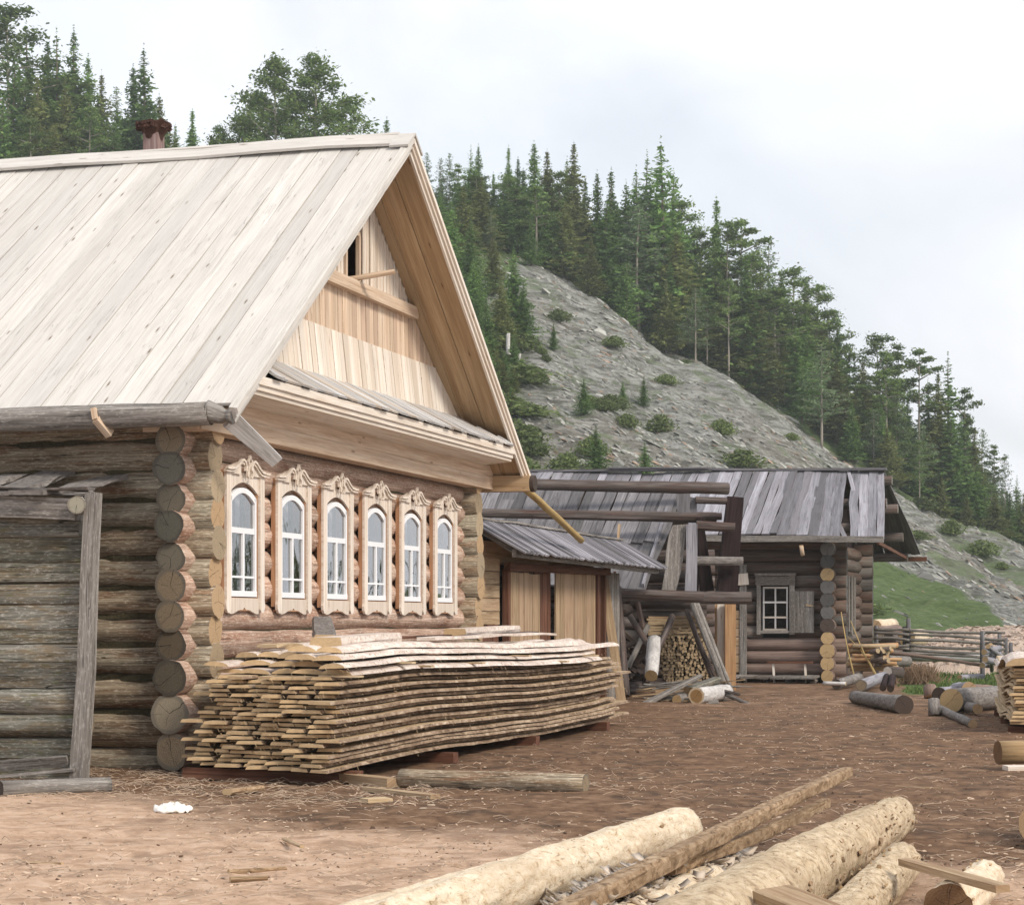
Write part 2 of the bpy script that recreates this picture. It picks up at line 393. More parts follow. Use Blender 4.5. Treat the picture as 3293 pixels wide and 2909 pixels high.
M['peeled_tan'] = bark('peeled_tan', (.52, .40, .26), (.18, .115, .065), (.68, .56, .40), sc=1.5, bump=.018, thr=(.40, .54), var=(.95, 1.05), fleck=.7)
M['pole_bark'] = bark('pole_bark', (.34, .225, .13), (.06, .035, .02), (.56, .42, .28), sc=1.5, bump=.008)
M['grey_bark'] = bark('grey_bark', (.21, .19, .175), (.07, .06, .055), (.34, .315, .295), sc=1.2, bump=.008)
M['birch'] = bark('birch', (.46, .44, .42), (.09, .075, .07), (.64, .62, .60), sc=1.1, bump=.004, thr=(.34, .46))
M['fresh_end'] = endgrain('fresh_end', (.54, .39, .21), (.36, .24, .12), var=(.8, 1.15))
M['dark_end'] = endgrain('dark_end', (.10, .075, .06), (.045, .03, .025), var=(.7, 1.2), grey=(.14, .135, .13))
M['firewood'] = plain('firewood', (.56, .42, .26), nsc=9, amt=.5, var=(.35, 1.3))
M['firewood_bark'] = plain('firewood_bark', (.16, .12, .10), nsc=9, amt=.5, var=(.5, 1.6))
M['white_paint'] = plain('white_paint', (.82, .83, .85), rough=.55, nsc=5, amt=.08, bump=.001, var=(.97, 1.03))
M['peelings'] = plain('peelings', (.64, .54, .44), nsc=9, amt=.35, bump=.004, var=(.7, 1.15))
M['cloth'] = plain('cloth', (.84, .80, .74), nsc=4, amt=.15, bump=.01)
M['rust'] = plain('rust', (.075, .035, .025), nsc=8, amt=.6, bump=.01)
M['flue_wood'] = wood('flue_wood', (.30, .20, .18), (.17, .10, .09), (.40, .31, .29), crack=.5, knot=.3)
M['moss'] = plain('moss', (.09, .075, .04), nsc=30, amt=.7, bump=.02)
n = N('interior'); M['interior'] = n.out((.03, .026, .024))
n = N('curtain'); v = n.uvo(); w_ = n.noise(n.map(v, (1, 1, 1)), 9, 2); M['curtain'] = n.out(n.mix(w_, (.60, .62, .66), (.80, .81, .84)))
# window glass: thin reflecting pane with slightly wavy surface
n = N('window_glass')
g = n.new('ShaderNodeBsdfGlossy'); g.inputs['Roughness'].default_value = .015
t = n.new('ShaderNodeBsdfTransparent'); t.inputs[0].default_value = (.93, .95, .96, 1)
f = n.new('ShaderNodeFresnel'); f.inputs[0].default_value = 1.9
geo = n.new('ShaderNodeTexCoord'); nz_ = n.noise(geo.outputs['Object'], 3.0, 1)
bp = n.new('ShaderNodeBump'); n.link(nz_, bp.inputs['Height']); bp.inputs['Distance'].default_value = .0045
n.link(bp.outputs[0], g.inputs['Normal'])
ms_ = n.new('ShaderNodeMixShader'); n.link(n.math('MINIMUM', n.math('MULTIPLY', f.outputs[0], 2.4), 1.0), ms_.inputs[0]); n.link(t.outputs[0], ms_.inputs[1]); n.link(g.outputs[0], ms_.inputs[2])
n.link(ms_.outputs[0], n.nt.nodes['Material Output'].inputs[0]); M['glass'] = n.mat

def foliage(name, a, b, var=(.6, 1.4), tr=.35):
    n = N(name); n.uvo()
    oi = n.new('ShaderNodeObjectInfo').outputs['Random']
    c = n.mix(n.rnd, a, b)
    vr = n.math('MULTIPLY', n.rng(n.rnd2(), 0, 1, var[0], var[1]), n.rng(oi, 0, 1, .7, 1.35))
    cv = n.new('ShaderNodeCombineColor')
    for i in range(3): n.link(vr, cv.inputs[i])
    c = n.mix(1.0, c, cv.outputs[0], 'MULTIPLY')
    n.put(n.b.inputs['Base Color'], c); n.b.inputs['Roughness'].default_value = .7
    tl = n.new('ShaderNodeBsdfTranslucent'); n.link(c, tl.inputs[0])
    mxs = n.new('ShaderNodeMixShader'); mxs.inputs[0].default_value = tr
    n.link(n.b.outputs[0], mxs.inputs[1]); n.link(tl.outputs[0], mxs.inputs[2])
    n.link(mxs.outputs[0], n.nt.nodes['Material Output'].inputs[0])
    return n.mat
M['spruce'] = foliage('spruce', (.095, .18, .055), (.19, .29, .08))
M['spruce_brown'] = foliage('spruce_brown', (.125, .155, .055), (.21, .225, .075))
M['pine'] = foliage('pine', (.09, .15, .05), (.19, .25, .075))
M['larch'] = foliage('larch', (.14, .215, .10), (.20, .28, .14))
M['shrub'] = foliage('shrub', (.11, .155, .05), (.18, .22, .08))
M['far_foliage'] = foliage('far_foliage', (.03, .05, .025), (.05, .08, .03))
M['grass'] = foliage('grass', (.09, .15, .04), (.16, .21, .07), tr=.2)
M['bark_trunk'] = plain('bark_trunk', (.20, .15, .115), nsc=3, amt=.5, bump=.02)
M['pale_trunk'] = plain('pale_trunk', (.34, .30, .25), nsc=3, amt=.4, bump=.02)
# ================================================================ GROUND AND HILL
def lerp_tab(tab, x):
    if x <= tab[0][0]: return tab[0][1]
    for (a, b), (c, d) in zip(tab, tab[1:]):
        if x <= c: return b + (d - b) * (x - a) / (c - a)
    return tab[-1][1]
def sstep(a, b, x):
    t = max(0, min(1, (x - a) / (b - a))); return t * t * (3 - 2 * t)
# crest of the slope: elevation in photo rows for each bearing (numbers in 2044-px units)
CREST = [(-1500, 330), (-600, 400), (0, 440), (400, 430), (800, 440), (930, 462), (1000, 490), (1100, 528), (1200, 585), (1300, 650), (1400, 692), (1480, 735),
         (1560, 790), (1650, 865), (1740, 925), (1800, 975), (1870, 1010), (1960, 1065), (2044, 1105), (2200, 1165), (2500, 1205), (3200, 1225)]
YF, YC = 88.0, 215.0
def hz(X, Y):
    yy = max(Y, 20.0)
    uT = (X / yy * FPX + 512) * 1.99609
    e = (VH * 1.99609 - lerp_tab(CREST, uT)) / 1.99609
    zc = CH + e * YC / FPX
    t = (Y - YF) / (YC - YF)
    if t < 0: z = t * 6
    elif t < 1: z = zc * (t ** 1.12)
    else: z = zc + (Y - YC) * .10 * min(1, zc / 15)
    if t > 0:
        k = min(1, t * 5)
        q = mn.noise(Vector((X * .045 + Y * .02, Y * .03, 3))) * 2.0 + mn.noise(Vector((X * .16 + Y * .05, Y * .10, 8))) * 1.0 + mn.noise(Vector((X * .5, Y * .4, 1))) * .35
        q -= 1.3 * max(0, .25 - abs(mn.noise(Vector((X * .07 + Y * .035, Y * .015, 31))))) * 2
        q += .5 * math.floor(2.2 * mn.noise(Vector((X * .12, Y * .12, 17))) + .5) * .5
        z += q * k * min(1, zc / 10)
        # rocky rib near the tree line
        z += .7 * max(0, mn.noise(Vector((X * .35 + 7, Y * .22, 5)))) * k
    return z
def hit(px, py, off=0.0):
    d = pray(px, py); Y = 80.0
    while Y < 420:
        if CH + d[2] * Y < hz(d[0] * Y, Y) + off: return Vector((d[0] * Y, Y, hz(d[0] * Y, Y)))
        Y += .5
    return None
def gz(X, Y):
    a = .035 * mn.noise(Vector((X * .35, Y * .3, 0))) + .022 * mn.noise(Vector((X * 1.6, Y * 1.5, 4))) + (.02 * mn.noise(Vector((X * 5, Y * 4, 7))) if Y < 26 else 0) if Y < 90 else 0
    for k_ in (-.75, .75):      # cart ruts curving across the yard
        rr_ = abs(Y - (15.6 + .9 * math.sin(X * .22) + .28 * X) - k_)
        if rr_ < .3: a -= .035 * (1 - rr_ / .3)
    return a
def grid(name, us, ys, fz, attrs, mat, kind='structure', ox=-6.0):
    vs = []; at_ = {k: [] for k in attrs}
    for y in ys:
        for u in us:
            x = u * (y - ox); z = fz(x, y); vs.append((x, y, z))
            for k, fn in attrs.items(): at_[k].append(fn(x, y))
    n = len(us); fs = [(j * n + i, j * n + i + 1, (j + 1) * n + i + 1, (j + 1) * n + i) for j in range(len(ys) - 1) for i in range(n - 1)]
    me = bpy.data.meshes.new(name); me.from_pydata(vs, [], fs); me.materials.append(mat)
    for k in attrs:
        a = me.attributes.new(k, 'FLOAT', 'POINT'); a.data.foreach_set('value', at_[k])
    me.polygons.foreach_set('use_smooth', [True] * len(fs)); me.update()
    o = bpy.data.objects.new(name, me); COL.objects.link(o); tag(o, kind=kind); return o

def dryf(x, y):
    lim = 15.6 - .75 * (x + 1.5) if x > -4 else 17.5
    d = 1 - sstep(lim - 2.2, lim + 2.6, y + 2.2 * mn.noise(Vector((x * .35, y * .25, 9))))
    return max(d, .25 * sstep(24, 40, y))
def greenf(x, y):
    # grass beside the far hut and along the fence
    g = sstep(41.5, 45, y) * sstep(.176, .19, x / y + .012 * mn.noise(Vector((x, y * .5, 2))))
    g = max(g, .8 * sstep(70, 80, y))
    return g
n = N('yard_soil')
tco = n.new('ShaderNodeTexCoord').outputs['Object']
a_d = n.new('ShaderNodeAttribute', attribute_name='dry').outputs['Fac']; a_g = n.new('ShaderNodeAttribute', attribute_name='green').outputs['Fac']
n1 = n.noise(tco, .7, 6, .62, .4); n2 = n.noise(tco, 5, 6, .7); n3 = n.noise(n.map(tco, (26, 60, 20)), 1, 4, .7); n4 = n.noise(tco, 2.1, 5, .6, .8)
dk = n.ramp(n2, [(.32, (.078, .041, .022)), (.5, (.19, .108, .06)), (.68, (.315, .198, .12))])
dr = n.ramp(n2, [(.30, (.38, .24, .15)), (.5, (.575, .392, .27)), (.70, (.71, .535, .40))])
f_ = n.rng(n.math('ADD', a_d, n.math('MULTIPLY', n.math('SUBTRACT', n1, .5), 1.1)), .25, .8)
c = n.mix(f_, dk, dr)
c = n.mix(n.rng(n4, .50, .64, 0, .7), c, n.mix(f_, (.06, .037, .022), (.30, .19, .125)))
c = n.mix(n.rng(n3, .58, .72, 0, .6), c, n.mix(f_, (.32, .21, .15), (.66, .50, .40)))
gr = n.ramp(n2, [(.3, (.05, .075, .02)), (.55, (.105, .15, .045)), (.75, (.17, .19, .075))])
c = n.mix(n.rng(n.math('ADD', a_g, n.math('MULTIPLY', n.math('SUBTRACT', n4, .5), .9)), .4, .6), c, gr)
n.bump(n.math('ADD', n.math('MULTIPLY', n2, .7), n.math('MULTIPLY', n3, .35)), .06)
M['yard_soil'] = n.out(c, .95)
us = [-1.1 + 2.2 * i / 260 for i in range(261)]
ys = []; y = -4.0
while y < 2500: ys.append(y); y += .16 if y < 30 else .02 * y - .4 if y < 100 else .12 * y
grid('ground', us, ys, gz, {'dry': dryf, 'green': greenf}, M['yard_soil'])

def hgreen(x, y):
    t = (y - YF) / (YC - YF); q = mn.noise(Vector((x * .05, y * .05, 6)))
    uT = (x / y * FPX + 512) * 1.99609
    th = lerp_tab(((1500, .10), (1740, .42), (1850, .36), (1950, .27), (2044, .16), (2300, .05)), uT)
    g = (1 - sstep(th - .05, th + .06, t + q * .05)) * sstep(1500, 1600, uT)
    g = max(g, sstep(.93, 1.0, t + q * .05))                     # forest floor
    g = max(g, (1 - sstep(930, 1080, uT + q * 90)) * .9)         # scrubby left flank
    g = max(g, .55 * sstep(.08, .3, mn.noise(Vector((x * .11, y * .06, 11)))) * sstep(1200, 2000, uT))
    return g
def hbrown(x, y): return sstep(.02, .35, mn.noise(Vector((x * .05 + y * .03, y * .035, 21))) + .1)
n = N('hill_scree')
tco = n.new('ShaderNodeTexCoord').outputs['Object']
rot = n.new('ShaderNodeMapping'); n.link(tco, rot.inputs[0]); rot.inputs['Rotation'].default_value = (0, math.radians(-36), math.radians(10)); rot.inputs['Scale'].default_value = (.35, .6, 1.25)
s1 = n.noise(rot.outputs[0], 1.1, 8, .74, .4); s2 = n.noise(rot.outputs[0], 3.6, 5, .75); s3 = n.noise(tco, .12, 4, .55)
vo = n.voro(rot.outputs[0], 1.8)
c = n.ramp(s1, [(.36, (.085, .085, .068)), (.48, (.215, .215, .19)), (.60, (.40, .40, .37))])
c = n.mix(n.rng(s2, .55, .68, 0, .85), c, (.56, .55, .51))
c = n.mix(n.rng(vo.outputs['Distance'], .0, .25, .6, 0), c, (.10, .09, .08))
ab = n.new('ShaderNodeAttribute', attribute_name='brown').outputs['Fac']
c = n.mix(n.math('MULTIPLY', n.math('MULTIPLY', ab, n.rng(s2, .3, .6)), .35), c, (.25, .19, .14))
ag = n.new('ShaderNodeAttribute', attribute_name='green').outputs['Fac']
gc = n.ramp(s2, [(.3, (.07, .11, .035)), (.55, (.13, .185, .065)), (.75, (.22, .25, .13))])
c = n.mix(n.rng(n.math('ADD', ag, n.math('MULTIPLY', n.math('SUBTRACT', s1, .5), .9)), .42, .62), c, gc)
c = n.mix(n.rng(n.noise(tco, .35, 6, .7), .54, .62, 0, .6), c, gc)
n.bump(n.math('ADD', s1, n.math('MULTIPLY', s2, .4)), .8)
M['hill_scree'] = n.out(c, .95)
us = [-.62 + 1.3 * i / 420 for i in range(421)]
ys = []; y = 80.0
while y < 520: ys.append(y); y += .75 if y < 225 else 8
grid('hillside', us, ys, hz, {'green': hgreen, 'brown': hbrown}, M['hill_scree'], ox=0)

def shard(mb, c, s, mat=0, flat=.4, rz=None, tilt=.5, dip=0):
    """irregular low rock or chip: squashed, skewed box of 8 points"""
    rx, ry, rz = U(-tilt, tilt), dip + U(-tilt, tilt), U(0, 6.28) if rz is None else rz
    m = Matrix.Rotation(rz, 3, 'Z') @ Matrix.Rotation(ry, 3, 'Y') @ Matrix.Rotation(rx, 3, 'X')
    P = []
    for z in (-1, 1):
        for (x, y) in ((-1, -1), (1, -1), (1, 1), (-1, 1)):
            k = .65 if z > 0 else 1
            P.append(Vector(c) + m @ Vector((x * s[0] * k * U(.6, 1.1), y * s[1] * k * U(.6, 1.1), z * s[2] * U(.7, 1))))
    i = len(mb.v); mb.v += [tuple(p) for p in P]
    o = R() * 30
    for q in ((0, 3, 2, 1), (4, 5, 6, 7), (0, 1, 5, 4), (1, 2, 6, 5), (2, 3, 7, 6), (3, 0, 4, 7)):
        mb.face(tuple(i + k for k in q), [(o, o), (o + s[0], o), (o + s[0], o + s[1]), (o, o + s[1])], mat)
rk = MB()
M['stone'] = plain('stone', (.30, .30, .275), nsc=3, amt=.5, bump=.02, var=(.4, 1.8))
M['stone_brown'] = plain('stone_brown', (.33, .24, .18), nsc=3, amt=.5, bump=.02, var=(.5, 1.5))
for i in range(20000):
    uT = U(880, 2150); t = U(.02, 1.0)
    Y = YF + (YC - YF) * t; X = (uT / 1.99609 - 512) / FPX * Y
    if uT < 1080 and R() < .5: continue
    if uT > 1600 and hgreen(X, Y) > .5 and R() < .95: continue
    s = (.04 + .13 * R() ** 3 + (.15 if R() < .01 else 0)) * (1 + .9 * mn.noise(Vector((X * .08, Y * .06, 41)))) * (.45 + .55 * min(1, t * 2.5))
    shard(rk, (X, Y, hz(X, Y) + s * .15), (s * U(1.2, 3.2), s, s * U(.25, .5)), 0 if R() < .88 else 1, rz=U(-.35, .35), tilt=.25, dip=.5)
for i in range(150):
    uT = random.choice((U(1470, 1745), U(1100, 1500), U(1780, 2040))); t = U(.80, .97) if uT < 1750 and R() < .7 else U(.15, .9)
    Y = YF + (YC - YF) * t; X = (uT / 1.99609 - 512) / FPX * Y
    if mn.noise(Vector((X * .12, Y * .1, 71))) < .05: continue
    s = U(.18, .42)
    if t < .3: continue
    shard(rk, (X, Y, hz(X, Y) - s * .1), (s * U(1, 2.2), s, s * U(.4, .8)), 0, rz=U(-.5, .5), tilt=.3, dip=.45)
ro = single('scree_rocks', rk, [M['stone'], M['stone_brown']], 'loose grey and tan stones strewn over the bare hillside', 'rocks', kind='stuff')
# ================================================================ NEW HOUSE  (local x along the window front, y back along the left side, z up)
A_ = Vector((.2757, .9612)); RZ = math.atan2(.9612, .2757)
HP = Vector((-3.284, 21.3, 0))
def HW(x, y, z=0): return Vector((HP.x + x * A_.x - y * A_.y, HP.y + x * A_.y + y * A_.x, z))
house = empty('log_house', HP, RZ, 'new log house with pale plank gable roof and six carved window frames', 'house')
W_, D_ = 9.06, 9.0
hz_ = lambda i: .21 + .308 * i
rng_seed = random.getstate(); random.seed(11)
# --- front wall of logs (cut at the windows)
WX = [.51 + 1.375 * k for k in range(6)]          # left edge of every casing, 1.0 wide
fz_list = [.21, .59, .94, 1.27, 1.55, 1.85, 2.13, 2.44, 2.71, 3.01, 3.29]
fr_list = [.19, .20, .185, .165, .158, .165, .16, .165, .158, .17, .16]
mb = MB()
for i, (z, r) in enumerate(zip(fz_list, fr_list)):
    segs = [(-.34, W_ + .34)]
    if 1.7 < z < 2.95:
        segs = []; x = -.34
        for wx in WX: segs.append((x, wx + .14)); x = wx + .92
        segs.append((x, W_ + .34))
    for a, b in segs:
        e0 = -U(.0, .06) if a == -.34 else 0; rr = r * U(.97, 1.03)
        if i == 0: mb.log((a, 0, z), (b, 0, z), .19, .17, n=16, seg=10, flat=dict(top=1, bot=1, side=.8))
        else: mb.log((a + e0, 0, z), (b, 0, z), rr, rr * .97, n=20, seg=max(3, int((b - a) * 2.6)), lump=.05, wob=.014)
part('front_wall', mb, [M['front_log'], M['log_end']], house)
# --- side walls, rear wall
def side_wall(xc, warm=False):
    mb = MB()
    for i in range(11):
        z = (fz_list[i] + fz_list[i + 1]) / 2 if i < 10 else 3.46
        if i == 0: z = .40
        r = .172 if i else .19
        mb.log((xc, -.34 - U(-.02, .03), z), (xc, D_ + .3, z), r * U(.95, 1.05), r * .98, n=20, seg=26, lump=.06, wob=.016)
    mb.log((xc, -.1, .07), (xc, D_, .10), .17, n=14, seg=14)
    return part('side_wall', mb, [M['side_log'] , M['log_end_warm']], house)
side_wall(0); side_wall(W_)
mb = MB()
for z, r in zip(fz_list, fr_list): mb.log((-.3, D_, z), (W_ + .3, D_, z), r, n=12, seg=8)
part('rear_wall', mb, [M['side_log'], M['log_end']], house)
# moss caulking showing between the courses
mb = MB()
for i in range(10):
    z = (fz_list[i] + fz_list[i + 1]) / 2
    mb.beam((0.1, -.07, z), (.44 if 1.5 < z < 3 else W_ - .1, -.07, z), .03, .05, m=0, seg=6, jit=.012)
    zs = (z + ((fz_list[i + 1] + fz_list[min(i + 2, 10)]) / 2 if i < 9 else 3.46)) / 2
    mb.beam((-.09, .15, zs), (-.09, D_ - .1, zs), .05, .07, m=0, seg=60, jit=.02)
part('moss_caulking', mb, [M['moss']], house)
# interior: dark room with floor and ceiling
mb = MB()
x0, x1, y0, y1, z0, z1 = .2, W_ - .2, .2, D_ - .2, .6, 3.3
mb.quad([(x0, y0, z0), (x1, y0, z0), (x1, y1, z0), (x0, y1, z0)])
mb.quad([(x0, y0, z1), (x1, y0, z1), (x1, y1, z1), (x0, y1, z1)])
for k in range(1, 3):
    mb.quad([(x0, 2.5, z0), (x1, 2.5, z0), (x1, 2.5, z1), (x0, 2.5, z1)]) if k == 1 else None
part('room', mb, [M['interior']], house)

# --- roof
RZ0, RZ1, RX0, RXM, OV = 3.60, 7.28, -.70, 4.50, -.84
RX1 = 2 * RXM - RX0
sl = Vector((RXM - RX0, 0, RZ1 - RZ0)); SL = sl.length; sl.normalize()
nl = Vector((-sl.z, 0, sl.x))
def roof_side(sign, name, parent):
    mb = MB(); y = OV
    while y < D_ + .6:
        w = U(.20, .31)
        # upper plank over a joint or tight joint
        lift = U(0, .012); up = Vector((nl.x * sign, 0, nl.z))
        bx = (RX0 if sign > 0 else RX1); d = Vector((sl.x * sign, 0, sl.z))
        a = Vector((bx, y + w / 2, RZ0)) + up * (lift - .02) - d * U(-.01, .02); b = a + d * (SL - .01)
        mb.beam(a, b, w - U(.007, .018), .032, up=up, seg=8, warp=.012)
        y += w
    part(name, mb, [M['roof_board']], parent)
roof = MB()
# roof structure slab (under-boarding), soffit outside the gable is its own part
for sign in (1, -1):
    bx = RX0 if sign > 0 else RX1; d = Vector((sl.x * sign, 0, sl.z)); up = Vector((nl.x * sign, 0, nl.z))
    a = Vector((bx, 0, RZ0)) - up * .055 + Vector((0, 0, 0)); b = a + d * (SL - .05)
    mid = Vector((0, (D_ + .55) / 2 - .02, 0))
    roof.beam(a + mid, b + mid, D_ + .5, .03, up=up)
roof_o = part('roof', roof, [M['brown_board']], house)
roof_side(1, 'roof_slope', roof_o); roof_side(-1, 'roof_slope', roof_o)
# soffit planks run down each rake
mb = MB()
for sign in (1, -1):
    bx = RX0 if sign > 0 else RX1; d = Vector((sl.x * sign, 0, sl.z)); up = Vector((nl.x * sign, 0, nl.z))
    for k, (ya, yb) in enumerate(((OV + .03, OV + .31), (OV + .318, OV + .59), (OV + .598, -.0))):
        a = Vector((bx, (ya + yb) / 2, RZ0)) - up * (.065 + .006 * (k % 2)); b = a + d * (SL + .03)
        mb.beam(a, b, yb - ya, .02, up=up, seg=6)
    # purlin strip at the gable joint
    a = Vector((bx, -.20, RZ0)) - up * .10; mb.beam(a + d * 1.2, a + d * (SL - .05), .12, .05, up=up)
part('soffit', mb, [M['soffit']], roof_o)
# bargeboards in three steps
for sign in (1, -1):
    mb = MB(); bx = RX0 if sign > 0 else RX1; d = Vector((sl.x * sign, 0, sl.z)); up = Vector((nl.x * sign, 0, nl.z))
    for off, hh, th, yy in ((-.06, .17, .03, OV - .0), (-.035, .11, .028, OV - .028), (-.012, .055, .028, OV - .055)):
        a = Vector((bx, yy, RZ0)) + up * off - d * .12; mb.beam(a, a + d * (SL + .12 + off * .7 * 1), th, hh, up=up, seg=4)
    part('bargeboard', mb, [M['roof_board'] if sign > 0 else M['pale_board']], roof_o)
# ridge boards
mb = MB()
for sign in (1, -1):
    d = Vector((sl.x * sign, 0, sl.z)); up = Vector((nl.x * sign, 0, nl.z))
    c = Vector((RXM, 0, RZ1 + .045)) - d * .12 + up * .012
    mb.beam(c + Vector((0, OV + .12, 0)), c + Vector((0, D_ + .5, 0)), .30, .035, up=up, seg=12, warp=.03)
    c2 = Vector((RXM, OV - .065, RZ1 + .02)) + up * .03 + Vector((0, .1, 0)) - d * .15
    mb.beam(c2 - Vector((0, .12, 0)), c2 + Vector((0, .12, 0)), .34, .03, up=up)
part('ridge_cap', mb, [M['roof_board']], roof_o)
# chimney pipe of boards with a ragged rusted cowl
mb = MB(); cx, cy = 4.95, 2.72
mb.beam((cx, cy, 6.9), (cx, cy, 7.66), .20, .20, up=(1, 0, 0))
ch = part('chimney', mb, [M['flue_wood']], roof_o)
mb = MB(); rings = []
for z, r in ((7.58, .11), (7.64, .125), (7.70, .16), (7.76, .20), (7.79, .21)):
    rings.append([Vector((cx + math.cos(a) * r * (1 + .22 * mn.noise(Vector((a * 3, z * 4, 0)))), cy + math.sin(a) * r * (1 + .22 * mn.noise(Vector((a * 3, z * 4, 9)))), z + .07 * mn.noise(Vector((a * 5, r * 3, 4)))))
                  for a in [2 * PI * k / 22 for k in range(22)]])
mb.sweep(rings, caps=True)
for k in range(60):
    a = U(0, 6.28); shard(mb, (cx + math.cos(a) * .20, cy + math.sin(a) * .20, 7.76 + U(-.04, .03)), (.035, .02, .02), 0)
part('cowl', mb, [M['rust'], M['rust']], ch)

# --- gable
def slope_z(x, inset=.11):      # underside height at x
    t = min(x - RX0, RX1 - x); return RZ0 + t * (sl.z / sl.x) - inset
def gable_boards(za, zb, y_top, y_bot, wd, m, name, mats, ox=(None,)):
    mb = MB(); x = .2
    while x < W_:
        w = wd * U(.85, 1.15); xm = x + w / 2
        top = min(zb, slope_z(xm))
        if top > za + .03:
            l, r = slope_z(x), slope_z(x + w)
            tl, tr = min(zb, l), min(zb, r)
            if tl > za or tr > za:
                tl, tr = max(tl, za + .01), max(tr, za + .01)
                f = lambda z: y_bot + (y_top - y_bot) * (z - za) / (zb - za)
                j = U(0, .01); g = .006
                if name == 'attic_boarding' and not (x + w < 4.30 or x > 4.76):
                    x += w; continue
                P = [(x + g, f(za) - j, za - U(0, .02)), (x + w - g, f(za) - j, za - U(0, .02)), (x + w - g, f(tr) - j, tr), (x + g, f(tl) - j, tl)]
                mb.prism(P, None, (0, .03, 0), grain=(0, 0, 1))
                mb.beam((x, f(za) - j - .008, za), (x, f(tl) - j - .008, tl), .02, .015, up=(0, 1, 0)) if m else None
        x += w
    return part(name, mb, mats, house)
gable_boards(4.28, 4.92, -.15, -.22, .185, 0, 'lower_gable', [M['pale_board']])
gable_boards(4.90, 5.47, -.12, -.13, .15, 0, 'middle_gable', [M['new_board']])
gb = gable_boards(5.60, 7.3, -.12, -.12, .13, 1, 'attic_boarding', [M['pale_board']])
mb = MB()
mb.beam((3.0, -.16, 5.53), (6.75, -.16, 5.53), .10, .15, up=(0, 0, 1), seg=6)
mb.beam((3.1, -.21, 5.465), (6.7, -.21, 5.465), .03, .03, up=(0, 0, 1))
part('belt_board', mb, [M['new_board']], house)
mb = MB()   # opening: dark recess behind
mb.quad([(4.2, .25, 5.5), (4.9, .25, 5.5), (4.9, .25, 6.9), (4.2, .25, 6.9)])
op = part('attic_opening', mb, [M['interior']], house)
mb = MB(); mb.beam((4.3, -.10, 5.60), (4.3, -.10, 6.2), .05, .05, up=(1, 0, 0)); mb.beam((4.76, -.10, 5.60), (4.76, -.10, 6.2), .05, .05, up=(1, 0, 0))
mb.beam((4.25, -.09, 6.22), (4.8, -.09, 6.22), .05, .05)
part('opening_frame', mb, [M['new_board']], op)
mb = MB(); mb.log((4.45, .1, 5.60), (4.62, -.62, 5.72), .06, .05, n=8, seg=3, flat=dict(top=.5, bot=.5))
part('hatch_plank', mb, [M['new_board'], M['log_end_warm']], op)
# backing of the gable so nothing shows through
mb2 = MB()
mb2.prism([(0.1, -.07, 3.5), (W_ - .1, -.07, 3.5), (W_ - .1, -.07, slope_z(W_ - .1)), (6.75, -.07, 5.54), (2.35, -.07, 5.54), (.1, -.07, slope_z(.1))], None, (0, .02, 0))
mb2.prism([(2.35, -.07, 5.54), (4.29, -.07, 5.54), (4.29, -.07, slope_z(4.29))], None, (0, .02, 0))
mb2.prism([(4.77, -.07, 5.54), (6.75, -.07, 5.54), (4.77, -.07, slope_z(4.77))], None, (0, .02, 0))
part('gable_backing', mb2, [M['brown_board']], house)
# --- pent roof and cornice
mb = MB(); x = -.06
while x < W_ + .02:
    w = U(.16, .24)
    for lay in (0,):
        zt = min(4.37, slope_z(max(0, x + (0 if x < 4.5 else w))) - .05); ft = (4.37 - zt) / .42
        mb.beam((x + w / 2 + lay * .05, -.12 - .85 * ft, zt + lay * .03), (x + w / 2 + lay * .05, -.90 + U(-.03, .03) - lay * .03, 3.945 + lay * .03), w * 1.04, U(.018, .030), up=(0, -.4, 1), seg=3, jit=.004, m=0) if ft < .85 else None
        None and mb.beam((x + w / 2 + lay * .05, -.12, 4.335 + lay * .03), (x + w / 2 + lay * .05, -.90 + U(-.03, .03) - lay * .03, 3.945 + lay * .03), w * 1.04, U(.018, .030), up=(0, -.4, 1), seg=3, jit=.004, m=0)
    x += w
pr = part('pent_roof', mb, [M['pent_board']], house)
mb = MB(); 
xa, xb = -.16, W_ - .02
mb.beam((xa, -.84, 3.885), (xb, -.84, 3.885), .05, .085, seg=8)
mb.beam((xa, -.815, 3.815), (xb, -.815, 3.815), .05, .055, seg=8)
mb.beam((xa, -.79, 3.765), (xb, -.79, 3.765), .05, .045, seg=8)
mb.prism([(xa, -.80, 3.745), (xa, -.38, 3.70), (xa, -.38, 3.73), (xa, -.80, 3.775)], None, (xb - xa, 0, 0))
mb.prism([(xa, -.84, 3.9), (xa, -.81, 3.74), (xa, -.38, 3.70), (xa, -.2, 3.70), (xa, -.2, 3.85)], None, (.03, 0, 0))
mb.prism([(xb, -.84, 3.9), (xb, -.81, 3.74), (xb, -.38, 3.70), (xb, -.2, 3.70), (xb, -.2, 3.9)], None, (-.03, 0, 0))
part('cornice', mb, [M['pale_board']], house)
mb = MB()
for (za, zb) in ((3.385, 3.56), (3.563, 3.72)):
    mb.beam((-.50, -.37 if za > 3.5 else -.375, (za + zb) / 2), (W_ + .48, -.37 if za > 3.5 else -.375, (za + zb) / 2), .05, zb - za, seg=8)
mb.beam((-.48, -.26, 3.40), (W_ + .46, -.26, 3.40), .17, .03)
part('frieze_board', mb, [M['new_board']], house)
